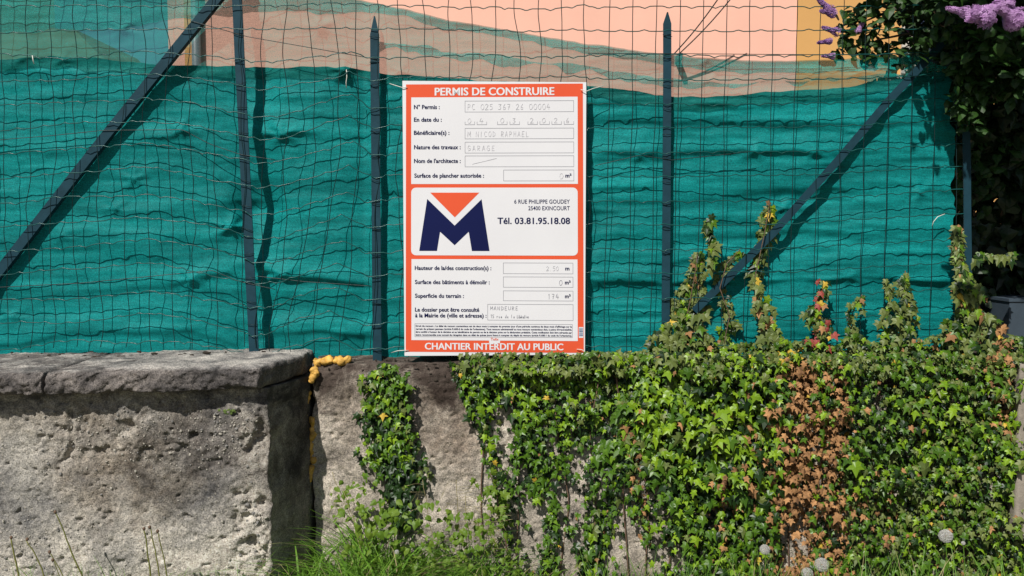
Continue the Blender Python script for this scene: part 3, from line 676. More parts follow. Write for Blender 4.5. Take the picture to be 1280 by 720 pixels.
# handwriting: pen strokes
G = {'0': [[(.5, 1), (.1, .8), (0, .4), (.25, 0), (.7, .1), (.85, .5), (.7, .9), (.45, 1)]], '1': [[(.2, .8), (.5, 1), (.45, 0)]], '2': [[(0, .8), (.4, 1), (.75, .8), (.5, .4), (0, 0), (.8, .05)]],
     '3': [[(.05, .95), (.7, .95), (.3, .55), (.7, .3), (.4, 0), (0, .1)]], '4': [[(.4, 1), (0, .4), (.85, .4)], [(.6, .7), (.55, 0)]], '5': [[(.75, 1), (.15, .95), (.1, .6), (.6, .55), (.7, .2), (.3, 0), (0, .1)]],
     '6': [[(.6, 1), (.1, .5), (.15, .05), (.6, .05), (.65, .4), (.15, .4)]], '7': [[(0, .95), (.75, .95), (.3, 0)], [(.2, .5), (.65, .5)]],
     'A': [[(0, 0), (.4, 1), (.75, 0)], [(.15, .35), (.65, .35)]], 'C': [[(.7, .9), (.2, .95), (0, .4), (.3, 0), (.75, .1)]], 'D': [[(.1, 0), (.1, 1), (.7, .7), (.65, .2), (.05, 0)]],
     'E': [[(.7, 1), (.1, .95), (.05, 0), (.7, .03)], [(.08, .5), (.55, .5)]], 'G': [[(.7, .9), (.2, .95), (0, .4), (.3, 0), (.75, .15), (.7, .45), (.4, .45)]], 'H': [[(.05, 0), (.1, 1)], [(.7, 1), (.65, 0)], [(.08, .5), (.68, .55)]],
     'I': [[(.3, 1), (.25, 0)]], 'L': [[(.1, 1), (.05, 0), (.7, .05)]], 'M': [[(0, 0), (.1, 1), (.45, .3), (.8, 1), (.85, 0)]], 'N': [[(0, 0), (.1, 1), (.65, 0), (.75, 1)]],
     'O': [[(.4, 1), (.05, .7), (.1, .15), (.5, 0), (.8, .4), (.65, .9), (.35, 1)]], 'P': [[(.05, 0), (.1, 1), (.65, .85), (.55, .5), (.08, .45)]], 'R': [[(.05, 0), (.1, 1), (.65, .85), (.55, .5), (.08, .45), (.7, 0)]],
     'U': [[(.05, 1), (.05, .2), (.4, 0), (.7, .3), (.75, 1)]], '.': [[(.3, .05), (.4, 0)]], '/': [[(0, 0), (1, 1)]], ' ': [],
     'r': [[(.1, .5), (.15, 0)], [(.13, .3), (.5, .5)]], 'u': [[(.05, .5), (.1, .05), (.45, .05), (.5, .5), (.55, 0)]], 'e': [[(.05, .25), (.5, .3), (.3, .5), (.05, .2), (.3, 0), (.6, .1)]],
     'd': [[(.5, .45), (.1, .4), (.15, 0), (.5, .1), (.55, 1), (.55, 0)]], 'l': [[(.2, 1), (.2, 0)]], 'a': [[(.5, .45), (.1, .35), (.15, 0), (.5, .1), (.5, .5), (.6, 0)]], 'i': [[(.2, .5), (.2, 0)], [(.25, .75), (.27, .8)]],
     'b': [[(.1, 1), (.1, 0), (.5, .05), (.5, .4), (.12, .4)]], 't': [[(.2, .9), (.2, .05), (.4, 0)], [(0, .6), (.45, .62)]], 'o': [[(.3, .5), (.05, .25), (.3, 0), (.5, .25), (.3, .5)]], 'n': [[(.05, .5), (.08, 0)], [(.08, .35), (.4, .5), (.5, 0)]], 'é': [[(.05, .25), (.5, .3), (.3, .5), (.05, .2), (.3, 0), (.6, .1)], [(.3, .7), (.45, .85)]]}
def hand(body, x0, yb, w_, h_, mat, pitch=None, th=.42, slots=None):
    L = []; pitch = pitch or w_*1.25
    for k, ch in enumerate(body):
        ox = x0+k*pitch if slots is None else slots[k]
        for st in G[ch]:
            q = [(ox+x*w_+random.uniform(-.2, .2), yb-y*h_+random.uniform(-.2, .2)) for x, y in st]
            for a, b in zip(q, q[1:]):
                dx, dy = b[0]-a[0], b[1]-a[1]; l = math.hypot(dx, dy)+1e-6; nx_, ny_ = -dy/l*th/2, dx/l*th/2
                dx, dy = dx/l*.1, dy/l*.1
                L.append([(a[0]-dx-nx_, a[1]-dy-ny_), (b[0]+dx-nx_, b[1]+dy-ny_), (b[0]+dx+nx_, b[1]+dy+ny_), (a[0]-dx+nx_, a[1]-dy+ny_)])
    o = flat('handwriting', L, mat, .0019)
    # strokes cross each other: give every quad its own hair of height
    o['kind'] = 'stuff'; me = o.data
    for p in me.polygons:
        for vi in p.vertices: me.vertices[vi].co.y -= (p.index % 9)*.00003
hand('PC 025 367 26 00004', 584, 137, 4.6, 7, M['pen'], 5.5)
hand('04032026', 0, 153.5, 5, 6, M['pen'], slots=[584, 599, 625, 640, 662, 677, 692, 707])
hand('M NICOD RAPHAEL', 584, 170.2, 4.2, 6.6, M['pen'], 5.2); hand('GARAGE', 584, 187.3, 4.6, 6.2, M['pen'], 6); hand('/', 590, 204, 30, 7, M['pen'])
hand('0', 699, 222.5, 5, 7, M['pen']); hand('2.50', 682, 336.5, 3.6, 5.5, M['pen'], 4); hand('0', 698, 354.8, 4.5, 6.5, M['ink']); hand('174', 683.5, 372, 3.8, 6.5, M['ink'], 5.2)
hand('MANDEURE', 612, 386, 3.6, 4.6, M['ink'], 4.5, .38); hand('15 rue de la', 612, 396, 2.6, 4.2, M['ink'], 2.6, .38); hand('Libération', 645, 396, 2.0, 4.0, M['ink'], 1.5, .42)
sm_ = text('maker_name', 'Tolix', 612.5, 622, 424.4, 3.2, .02, M['orange'], .0018)
for pts in ([(487, 104.5, .012), (495, 107, -.02), (503, 109.5, -.026), (509, 109.5, -.022)], [(726, 112, .008), (733, 114, .004), (742, 110.5, .004), (754, 107.5, .012)],
            [(489, 441, .01), (497, 438.5, -.03), (504, 438, -.026), (511, 438, -.022)], [(721, 436.5, .008), (727, 437, .004), (733, 441, .0), (741, 448, .006)]):
    q = np.array([P(x, y, 3.772+dy) for x, y, dy in pts]); v, f = tube(q, .0016, 5)
    rot = np.array(Matrix.Rotation(-yawS, 3, 'Z')); v = (rot @ (v-np.array(sg.location)).T).T
    me = mesh('cable_tie', v, f, True); link('cable_tie', me, sg, M['tie'])

# ------------------------------------------------------------------ leaves
def outline(pts):  # half outline -> fan mesh
    full = pts+[(-x, y, z) for x, y, z in pts[::-1] if x > 0]
    v = np.array([(0, -.36, .07)]+full); n = len(full); return v, [(0, 1+(k+1) % n, 1+k) for k in range(n)]
IVY = [outline([(0, 0, .03), (.22, .15, -.03), (.46, .02, -.12), (.33, -.18, -.02), (.64, -.44, -.18), (.24, -.50, -.02), (0, -1.08, -.14)]),
       outline([(0, 0, .03), (.22, .10, -.03), (.38, -.05, -.10), (.28, -.24, -.03), (.50, -.52, -.20), (.19, -.58, -.03), (0, -1.15, -.22)])]
LIL = [outline([(0, 0, 0), (.28, .10, -.05), (.44, -.16, -.1), (.40, -.42, -.1), (.22, -.75, -.08), (0, -1.1, -.12)])]
def frames(n, mean, jit, roll, droop=(0, 0, -1)):
    nn = np.array(mean)[None]+RNG.normal(0, jit, (n, 3)); nn /= np.linalg.norm(nn, axis=1)[:, None]
    dn = np.array(droop)[None]+RNG.normal(0, roll, (n, 3)); ty = dn-(dn*nn).sum(1)[:, None]*nn; ty /= np.linalg.norm(ty, axis=1)[:, None]+1e-9
    tx = np.cross(nn, -ty)*-1; tx = np.cross(-ty, nn)
    return np.stack([tx, -ty, nn], -1)        # columns
def place_leaves(parent, ps, Rm, sz, mi, mats, protos, nparts, name='leaf', stuffname='foliage', prefer=None):
    """the nparts leaves that show largest are parts, the rest one part of kind stuff"""
    n = len(ps); order = np.argsort(-(sz if prefer is None else sz*prefer)); cache = {}
    L0 = np.array(parent.location)
    for i in order[:nparts]:
        k = (int(mi[i]), int(i) % len(protos))
        if k not in cache:
            v, f = protos[k[1]]; me = mesh(name, v, f, False); me.materials.append(mats[k[0]]); cache[k] = me
        o = bpy.data.objects.new(name, cache[k]); COL.objects.link(o); o.parent = parent
        m_ = Matrix(Rm[i].tolist()).to_4x4() @ Matrix.Scale(float(sz[i]), 4); m_.translation = Vector(ps[i]-L0); o.matrix_local = m_
    rest = order[nparts:]
    if not len(rest): return
    V = []; Fa = []; MI = []; n0 = 0
    for pk in range(len(protos)):
        idx = rest[rest % len(protos) == pk]
        if not len(idx): continue
        v, f = protos[pk]; f = np.array(f)
        vv = np.einsum('nij,vj->nvi', Rm[idx], v)*sz[idx][:, None, None]*(1+RNG.normal(0, .06, (len(idx), len(v), 1)))+(ps[idx]-L0)[:, None]
        V.append(vv.reshape(-1, 3)); Fa.append((f[None]+(np.arange(len(idx))*len(v))[:, None, None]).reshape(-1, 3)+n0); n0 += len(idx)*len(v); MI.append(np.repeat(mi[idx], len(f)))
    me = mesh(stuffname, np.concatenate(V), np.concatenate(Fa))
    for m_ in mats: me.materials.append(m_)
    me.polygons.foreach_set('material_index', np.concatenate(MI).astype(np.int32)); o = link(stuffname, me, parent); o['kind'] = 'stuff'

IM = [M['lf_bright'], M['lf_mid'], M['lf_dark'], M['lf_olive'], M['lf_brown'], M['lf_yellow'], M['lf_red']]
holes = [(632, 545, 13, 42, 1), (655, 592, 10, 28, 1), (643, 662, 8, 32, 1), (728, 598, 9, 30, .9), (727, 665, 6, 30, .9), (789, 662, 14, 26, 1), (804, 612, 7, 18, .9), (762, 525, 7, 30, .7),
         (985, 682, 9, 40, 1), (1003, 668, 8, 26, .95), (715, 705, 9, 18, .9), (952, 702, 8, 22, .9), (850, 690, 8, 20, .7), (690, 560, 6, 24, .7), (835, 640, 6, 18, .7), (668, 700, 7, 20, .8), (760, 705, 7, 20, .8), (700, 640, 5, 22, .8), (820, 700, 6, 20, .7), (740, 500, 6, 18, .5), (618, 520, 8, 20, .9)]
leftE = itp([(440, 575), (455, 566), (480, 570), (520, 586), (560, 602), (600, 612), (640, 622), (680, 636), (720, 650), (760, 655)])
def ivy_density(px, py):
    d = sm(px, leftE(py)-4, leftE(py)+10)
    for x, y, a, b, s in holes: d = d*(1-s*np.exp(-(((px-x)/a)**2+((py-y)/b)**2)**1.5))
    thin = sm(py, 520, 640)*(1-sm(px, 800, 900))
    st = fbm(np.stack([px*.055, py*.014, px*0], -1), 3, 501)
    d = d*(1-thin*np.clip(.40+st*2.0, 0, .95))
    st2 = fbm(np.stack([px*.02, py*.02, px*0+5], -1), 3, 502)
    return d*np.clip(.85+st2*.6, .35, 1)
def ivy_brown(px, py):
    b = np.exp(-((px-(1000+6*np.sin(py*.03)))/(19+20*sm(py, 440, 560)))**2)*1.05*sm(py, 440, 465)+np.exp(-((px-(1046+5*np.sin(py*.04)))/14)**2)*.7*sm(py, 450, 490)*(1-sm(py, 640, 700))
    b = b+np.exp(-((px-905)/9)**2)*np.exp(-((py-610)/45)**2)*.8+np.exp(-((px-797)/10)**2)*np.exp(-((py-620)/70)**2)*.55+np.exp(-((px-1250)/16)**2)*(1-sm(py, 500, 560))*.45
    b = b+np.exp(-((px-1100)/40)**2-((py-650)/50)**2)*.12
    return b+.025
def pick_mat(px, py, top, lay=None):
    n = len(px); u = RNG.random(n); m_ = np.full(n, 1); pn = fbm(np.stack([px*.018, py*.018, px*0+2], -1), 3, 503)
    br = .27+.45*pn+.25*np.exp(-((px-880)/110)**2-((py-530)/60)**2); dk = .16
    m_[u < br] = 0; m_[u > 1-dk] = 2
    if lay is not None: m_[(lay < .62) & (RNG.random(n) < .82)] = 2       # inner leaves darkened like old growth, painting shade into the gaps
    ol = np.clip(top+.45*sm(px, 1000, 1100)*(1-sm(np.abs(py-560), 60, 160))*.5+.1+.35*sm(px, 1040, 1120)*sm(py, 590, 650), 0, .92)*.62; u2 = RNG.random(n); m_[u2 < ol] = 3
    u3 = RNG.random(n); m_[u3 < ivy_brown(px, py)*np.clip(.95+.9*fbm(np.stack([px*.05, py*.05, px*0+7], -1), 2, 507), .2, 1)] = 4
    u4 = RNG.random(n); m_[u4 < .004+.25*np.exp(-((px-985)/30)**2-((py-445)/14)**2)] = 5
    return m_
ivy = empty('ivy', (1.2, 3.7, .15))
tag(ivy, 'thick ivy curtain covering the right half of the wall, with a dead brown column', 'ivy')
n = 25000; px = RNG.uniform(556, 1300, n); py = RNG.uniform(440, 745, n); keep = RNG.random(n) < ivy_density(px, py)
px = px[keep]; py = py[keep]; n = len(px)
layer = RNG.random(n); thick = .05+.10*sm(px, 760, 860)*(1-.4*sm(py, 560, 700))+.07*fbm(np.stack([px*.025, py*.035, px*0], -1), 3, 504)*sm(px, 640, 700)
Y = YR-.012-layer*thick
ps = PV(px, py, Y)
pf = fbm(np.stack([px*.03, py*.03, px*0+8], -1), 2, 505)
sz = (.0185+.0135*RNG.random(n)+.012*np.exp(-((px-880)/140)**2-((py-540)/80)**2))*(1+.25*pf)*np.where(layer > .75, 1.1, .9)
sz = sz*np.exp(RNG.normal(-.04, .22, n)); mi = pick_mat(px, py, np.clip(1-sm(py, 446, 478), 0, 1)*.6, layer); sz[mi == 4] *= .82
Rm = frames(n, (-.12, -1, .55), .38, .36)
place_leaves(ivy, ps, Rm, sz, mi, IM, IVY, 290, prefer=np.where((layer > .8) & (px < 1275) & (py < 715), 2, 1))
# fringe along the top of the wall
n = 2300; px = 600+680*RNG.random(n)**.8; tp = np.interp(px, [600, 700, 735, 800, 850, 950, 1050, 1120, 1180, 1262, 1300], [456, 450, 443, 434, 420, 424, 428, 425, 412, 425, 425])+fbm(np.stack([px*.03, px*0, px*0], -1), 3, 506)*(5+11*sm(px, 740, 820))
py = tp+RNG.random(n)**1.3*(466-tp); Y = 3.66+.10*RNG.random(n)+(.12*(456-py)/30).clip(-.05, .06)
ps = PV(px, py, Y); mi = pick_mat(px, py, .62+px*0); sz = .022+.014*RNG.random(n)
Rm = frames(n, (-.1, -.8, .9), .45, .5)
fr = empty('ivy', (1.1, 3.75, 1.0)); tag(fr, 'olive fringe of ivy running along the wall top from below the board to the right', 'ivy')
place_leaves(fr, ps, Rm, sz, mi, IM, IVY, 200)
def stemtube(parent, pts, r=.0025, mat=None, r2=None, name='stem'):
    p = np.array([P(*q) for q in pts]); t = np.linspace(0, 1, len(p)); tt = np.linspace(0, 1, len(p)*5)
    p = np.stack([np.interp(tt, t, p[:, k]) for k in range(3)], -1); p += fbm(p*20, 2, 3)[:, None]*.004
    v, f = tube(p, r, 5, r2); return ob(name, v, f, mat or M['stem'], parent, True)
for sx in [612, 655, 700, 742, 780, 800, 842, 905, 940, 985, 1003, 1030, 1080, 1140, 1200, 1240]:
    stemtube(ivy, [(sx+random.uniform(-12, 12), 455, 3.705), (sx+random.uniform(-8, 8), 540, 3.715), (sx+random.uniform(-12, 12), 630, 3.715), (sx+random.uniform(-14, 20), 750, 3.71)], .0035)
# hanging strand left of the board's foot
st = empty('ivy', tuple(P(497, 660, 3.72))); tag(st, 'narrow tongue of ivy hanging on the bare wall below the left edge of the board', 'ivy')
n = 1050; t = RNG.random(n); py = 455+t*205
cx = np.interp(py, [455, 480, 520, 560, 600, 660], [482, 484, 487, 490, 497, 500]); hw = np.interp(py, [455, 470, 500, 530, 575, 600, 625, 665], [10, 26, 31, 36, 44, 40, 24, 16])
hw = .80*hw*(1+.6*fbm(np.stack([py*.05, py*0, py*0+2], -1), 3, 9)); u = RNG.normal(0, .55, n).clip(-1.25, 1.25); px = cx+u*hw+5*fbm(np.stack([py*.03, py*0, py*0], -1), 2, 10)
k = ~((px < cx-10) & (py > 592) & (RNG.random(n) < .85)) & ~((px > 515) & (py < 540)); px, py, u = px[k], py[k], u[k]; n = len(px)
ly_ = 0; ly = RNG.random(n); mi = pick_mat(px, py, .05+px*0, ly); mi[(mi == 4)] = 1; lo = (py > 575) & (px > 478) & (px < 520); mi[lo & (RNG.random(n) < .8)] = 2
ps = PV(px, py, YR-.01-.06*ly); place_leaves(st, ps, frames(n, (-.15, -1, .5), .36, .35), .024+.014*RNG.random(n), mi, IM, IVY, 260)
stemtube(st, [(484, 458, 3.715), (488, 520, 3.715), (496, 600, 3.715), (500, 668, 3.715)], .003)
# climbing shoots on the fence
def shoot(label, pts, wid, n, sz0, mats_w, Y=3.785, parts=80, behind=0):
    n = int(n*.80); sz0 = sz0*1.16; lowest = max(pts, key=lambda q: q[1]); e = empty('ivy_shoot', tuple(P(lowest[0], lowest[1], Y))); tag(e, label, 'ivy', 'ivy shoots climbing the fence')
    L = np.cumsum([0]+[math.hypot(b[0]-a[0], b[1]-a[1]) for a, b in zip(pts, pts[1:])]); t = RNG.random(n)*L[-1]
    px = np.interp(t, L, [p[0] for p in pts]); py = np.interp(t, L, [p[1] for p in pts]); ww = np.interp(t, L, wid)
    ww = ww*(.75+.6*fbm(np.stack([t*.05, t*0, t*0+sz0*999+len(pts)+pts[0][0]], -1), 2, 12)); px = px+RNG.uniform(-1, 1, n)*ww; py = py+RNG.uniform(-4, 4, n)
    Yl = Y-.01-.05*RNG.random(n)*np.minimum(1, ww/15)
    if behind: Yl = np.where(py < behind, 3.845-.02*RNG.random(n), Yl)
    ps = PV(px, py, Yl); cs = np.cumsum(mats_w)/sum(mats_w); mi = np.searchsorted(cs, RNG.random(n)).clip(0, 6)
    place_leaves(e, ps, frames(n, (-.15, -1, .40), .26, .30), sz0*(.6+.6*RNG.random(n)), mi, IM, IVY, parts)
    stemtube(e, [(x, y, Y) for x, y in pts], .0022)
OL = [.8, 1.6, 2.6, 5, .2, .05, 0]
shoot('tall thin ivy shoot left of the slanting brace, ending in a leafy tip', [(888, 270), (886, 290), (893, 316), (884, 340)], [6, 7, 6, 4], 42, .036, OL)
shoot('bushy ivy clump at the foot of the slanting brace, beside the third post', [(872, 318), (868, 345), (862, 380), (855, 410), (850, 435)], [7, 14, 28, 36, 50], 400, .034, OL, parts=200, behind=392)
shoot('ivy sprigs growing along the lower end of the slanting brace', [(925, 312), (908, 330), (900, 360), (912, 395), (905, 430)], [8, 10, 8, 12, 16], 90, .030, OL, behind=440)
shoot('tallest ivy shoot, crossing over the slanting brace', [(962, 253), (957, 285), (950, 318), (944, 345), (950, 380), (962, 410), (970, 435)], [7, 9, 11, 10, 15, 14, 16], 190, .036, [1, 1.5, 2, 6, .3, .35, 0], Y=3.79, behind=345)
shoot('ivy shoot with red leaves right of the tallest one', [(1026, 350), (1030, 370), (1012, 392), (1026, 405), (1018, 435)], [6, 12, 16, 14, 22], 120, .028, [1, 1, 1.5, 4, .3, .2, 2.4])
shoot('low sparse ivy shoot between the red leaved one and the forked one', [(1078, 368), (1068, 385), (1062, 405), (1075, 435)], [8, 14, 14, 22], 80, .026, OL)
shoot('forked ivy shoot with two upright tips near the right end of the netting', [(1132, 338), (1128, 360), (1138, 385), (1130, 405), (1140, 438)], [4, 7, 14, 20, 34], 170, .030, OL, parts=140)
shoot('left tip of the forked ivy beside the upright one', [(1110, 350), (1114, 375), (1108, 400), (1110, 435)], [4, 8, 14, 22], 80, .028, OL)
shoot('large ivy mound climbing the end post at the right edge', [(1196, 285), (1197, 320), (1205, 345), (1215, 380), (1218, 410), (1212, 440)], [4, 6, 14, 26, 40, 56], 430, .036, [1, 1.5, 2.2, 6, .5, .1, 0], Y=3.76, parts=200)
shoot('ivy spray reaching into the shade above the mound at the right edge', [(1268, 318), (1248, 322), (1228, 318), (1212, 330)], [6, 10, 8, 8], 46, .034, [.3, 1, 3, 3, 0, 0, 0], Y=3.83)
shoot('few dead orange ivy leaves at the right end of the wall top', [(1250, 408), (1246, 420), (1256, 440), (1262, 455)], [6, 10, 14, 14], 60, .030, [0, .2, .5, 1, 5, .2, 0], Y=3.74)

# ------------------------------------------------------------------ grass and weeds
def blades(nb, pfn, hfn, wd, bend, mats, name, label, cat, kind='stuff'):
    V = []; Fa = []; MI = []; n0 = 0; SEG = 5
    for _ in range(nb):
        b = pfn(); h = hfn(b); az = random.uniform(0, 6.283); bd = bend*random.uniform(.2, 1.3)*h; ww = wd*random.uniform(.5, 1.2)
        sx, sy = math.cos(az), math.sin(az); px_, py_ = -sy, sx; lean = random.gauss(0, .12)
        for s in range(SEG+1):
            t = s/SEG; x = b[0]+sx*bd*t*t+lean*h*t; y = b[1]+sy*bd*t*t*.7; z = b[2]+h*(t-.35*bend*t*t*t); k = ww*(1-t**1.6)+.0002
            V += [(x-px_*k, y-py_*k, z), (x+px_*k, y+py_*k, z)]
        m_ = random.choices(range(len(mats)), [8, 1.2][:len(mats)])[0]
        for s in range(SEG): Fa.append((n0+2*s, n0+2*s+1, n0+2*s+3, n0+2*s+2)); MI.append(m_)
        n0 += 2*(SEG+1)
    me = mesh(name, V, Fa)
    for m_ in mats: me.materials.append(m_)
    me.polygons.foreach_set('material_index', MI); o = link(name, me); tag(o, label, cat, None, kind); return o
def gbase():
    while True:
        px = random.uniform(255, 720); Y = random.uniform(3.28, 3.68)
        X = (px-640)/F*Y
        if X < -.93 and Y > 3.40: Y = random.uniform(3.2, 3.39); X = (px-640)/F*Y
        wgt = math.exp(-((px-478)/62)**2)+.42*math.exp(-((px-365)/45)**2)+.42*math.exp(-((px-590)/60)**2)+.05
        if random.random() < wgt*(.35+.9*abs(math.sin(px*.09)+math.sin(px*.031+Y*20))/2): return (X, Y, .0)
def gh(b):
    px = 640+F*b[0]/b[1]
    return (.16+.27*math.exp(-((px-470)/55)**2)+.15*math.exp(-((px-375)/45)**2)+.18*math.exp(-((px-590)/50)**2))*random.uniform(.35, 1.2)
blades(1700, gbase, gh, .0034, 1.05, [M['grass'], M['dry']], 'grass', 'bright green grass growing at the foot of the wall between block and ivy', 'grass')
blades(420, gbase, lambda b: gh(b)*1.15, .0065, 1.0, [M['grass'], M['weed']], 'grass', 'broad pale grass blades among the fine grass at the foot of the wall', 'grass')
def gb2():
    px = random.uniform(-20, 1300); Y = random.uniform(2.95, 3.3); return ((px-640)/F*Y, Y, .0)
blades(2600, gb2, lambda b: random.uniform(.22, .44)*(1.0 if b[0] > .3 else .8), .003, .5, [M['grass'], M['dry']], 'grass', 'short thin grass growing along the bottom of the whole wall', 'grass')
def leafy(name, label, cat, pts, r, leaves, mat, protos, szr, mean=(-.1, -.9, .6), sm_mat=None, group=None):
    e = empty(name, tuple(P(*pts[0]))); tag(e, label, cat, group)
    stemtube(e, pts, r, sm_mat or M['stem'], r*.4)
    n = len(leaves); ps = np.array([P(*l[:3]) for l in leaves]); sz = np.array([l[3]*random.uniform(*szr) for l in leaves])
    place_leaves(e, ps, frames(n, mean, .4, .6), sz, np.zeros(n, int), [mat], protos, 250)
    return e
lv = []
for k in range(70):
    t = random.random(); x = np.interp(t, [0, .5, 1], [640, 626, 612]); y = 735-140*t
    lv.append((x+random.gauss(0, 12), y+random.gauss(0, 5), 3.62+random.uniform(-.04, .04), .030))
leafy('sapling', 'thin young sapling with light green leaves growing in front of the bare wall', 'sapling', [(641, 745, 3.62), (634, 690, 3.62), (626, 640, 3.62), (612, 590, 3.62)], .005, lv, M['weed'], IVY, (.7, 1.3))
lv = [(random.gauss(495, 32), random.uniform(625, 722), 3.5+random.uniform(-.1, .06), .030) for _ in range(170)]+[(random.gauss(588, 22), random.uniform(640, 725), 3.5+random.uniform(-.06, .06), .026) for _ in range(110)]+[(random.gauss(440, 14), random.uniform(600, 650), 3.6, .022) for _ in range(60)]
leafy('weed', 'low leafy weeds among the grass left of the sapling and under the hanging ivy', 'weed', [(590, 740, 3.5), (588, 690, 3.5), (584, 650, 3.5)], .003, lv, M['weed'], LIL, (.6, 1.2), sm_mat=M['grass'])
# brome grass: long stems with drooping spikelets
def brome(x0, y0, x1, y1, droop, label, Y=3.55, n=16, side=1):
    e = empty('wild_grass', tuple(P(x0, y0, Y))); tag(e, label, 'grass plant', 'tall grass stems gone to seed')
    stemtube(e, [(x0, y0, Y), ((x0*2+x1)/3, (y0*2+y1)/3, Y), (x1, y1, Y)], .0013, M['dry'])
    L = []
    for k in range(n):
        t = .5+.5*k/n; bx = x0+(x1-x0)*t; by = y0+(y1-y0)*t; dx = side*random.uniform(.3, 1)*droop*random.choice([1, 1, 1, -.6]); dy = random.uniform(-.2, .9)*droop*.6
        a = P(bx, by, Y); b = P(bx+dx*.6, by-abs(dy)*.3, Y-.01); c = P(bx+dx, by+dy, Y-.015)
        L.append(tube(np.array([a, b, c]), .0006, 3)); d = c+(c-b)*.5; L.append(tube(np.array([c, (c+d)/2, d]), .0016, 4, .0004))
    v, f = join(L); ob('seed_spikelets', v, f, M['dry'], e)
brome(585, 740, 582, 618, 44, 'tall brome grass stem drooping to both sides in front of the bare wall')
brome(578, 740, 570, 600, 30, 'thin upright grass stem left of the drooping brome')
brome(545, 700, 528, 600, 22, 'short seeded grass stem beside the hanging ivy tongue', n=10, side=-1)
brome(470, 720, 415, 590, 18, 'long dry stem leaning left across the gap beside the grass', n=7, side=-1, Y=3.6)
brome(470, 720, 428, 612, 14, 'second dry stem leaning left beside the long one', n=5, side=-1, Y=3.58)
brome(600, 740, 612, 640, 26, 'grass stem leaning right toward the sapling', n=12)
# weed stalks left
def stalks(label, stems, Y=3.2):
    e = empty('weed_stalk', tuple(P(stems[0][0], 750, Y))); tag(e, label, 'weed', 'dry stalks in front of the left wall')
    for (x0, x1, y1, r) in stems:
        stemtube(e, [(x0, 760, Y), ((x0+x1)/2+2, (760+y1)/2, Y), (x1, y1, Y)], r*1.7, M['stalk'], r)
        c = P(x1, y1, Y); v = ICO*np.array([.0065, .0065, .008])+c; ob('seed_head', v, ICOF, M['stem'], e, True)
stalks('cluster of three straight stalks with small seed heads left of the block corner', [(192, 180, 661, .0024), (206, 187, 659, .002), (216, 197, 664, .0018)])
stalks('long single stalk leaning left across the concrete', [(118, 69, 640, .0022)])
stalks('two green stalks near the left edge of the picture', [(28, 14, 672, .0026), (70, 34, 674, .002)])
stalks('short stalk between the two groups of dry stalks', [(95, 62, 690, .0016), (84, 66, 700, .0014)])
# dandelion clocks
def clock(px, py, r, label, Y=3.35):
    c = P(px, py, Y); e = empty('dandelion', tuple(P(px+3, 745, Y))); tag(e, label, 'dandelion', 'dandelion clocks at the foot of the ivy')
    stemtube(e, [(px+3, 745, Y), (px+2, (745+py)/2, Y), (px, py+1, Y)], .0018, M['grass'])
    L = []; n = 240
    for k in range(n):
        z = 1-2*(k+.5)/n; a = k*2.39996; s = math.sqrt(1-z*z); d = np.array([s*math.cos(a), s*math.sin(a), z]); tip = c+d*r*random.uniform(.86, 1.0)
        u = np.cross(d, [0, 0, 1.0]); u /= np.linalg.norm(u)+1e-9; w_ = np.cross(d, u); q = r*.26
        L.append((np.array([c+d*r*.15, tip+u*.0002, tip-u*.0002]), [(0, 1, 2)]))
        for b in range(4):
            an = b*1.57+k; o_ = (u*math.cos(an)+w_*math.sin(an))*q; L.append((np.array([tip, tip+o_+d*r*.05, tip+o_*.8+np.cross(d, o_)*.25]), [(0, 1, 2)]))
    v, f = join(L); o = ob('seed_globe', v, f, M['fluff'], e); ob('receptacle', ICO*r*.15+c, ICOF, M['lf_brown'], e, True)
clock(1182, 670, .026, 'highest dandelion clock, in front of the ivy at the right')
clock(956, 687, .020, 'dandelion clock left of the dead brown ivy column', 3.4)
clock(1027, 706, .027, 'dandelion clock at the foot of the brown ivy column'); clock(1009, 717, .022, 'lowest dandelion clock, cut by the bottom edge', 3.25)
clock(1204, 679, .008, 'tiny pale dandelion head just right of the highest clock'); clock(496, 690, .009, 'tiny white flower head in the grass below the hanging ivy', 3.4)

# ------------------------------------------------------------------ right edge: wooden post, painted panel
e = P(1276, 455, 3.62); b = P(1276, 600, 3.62)
v, f = lattice(np.linspace(e[0]-.010, e[0]+.05, 6), np.linspace(3.60, 3.66, 4), np.linspace(b[2]-.25, e[2], 50), lambda q: q+np.stack([fbm(q*np.array([30, 30, 6]), 3, 8)*.006, fbm(q*np.array([30, 30, 6]), 3, 9)*.006, q[:, 0]*0], -1))
tag(ob('wooden_post', v, f, M['wood'], None, True), 'thin weathered wooden post at the right edge in front of the ivy', 'post')
a = P(1261, 372, 4.02); b = P(1300, 455, 4.02)
gp = empty('gate_pillar', (a[0]+.2, 4.1, .95)); tag(gp, 'blue grey pillar with a flat cap in the shade behind the ivy at the right edge', 'pillar')
v, f = box(a[0]+.01, a[0]+.4, 4.03, 4.35, .95, a[2]-.02); ob('shaft', v, f, M['slate'], gp)
v, f = box(a[0]+.004, a[0]+.41, 4.024, 4.36, a[2]-.0195, a[2]-.006); ob('cap', v, f, M['slate'], gp)

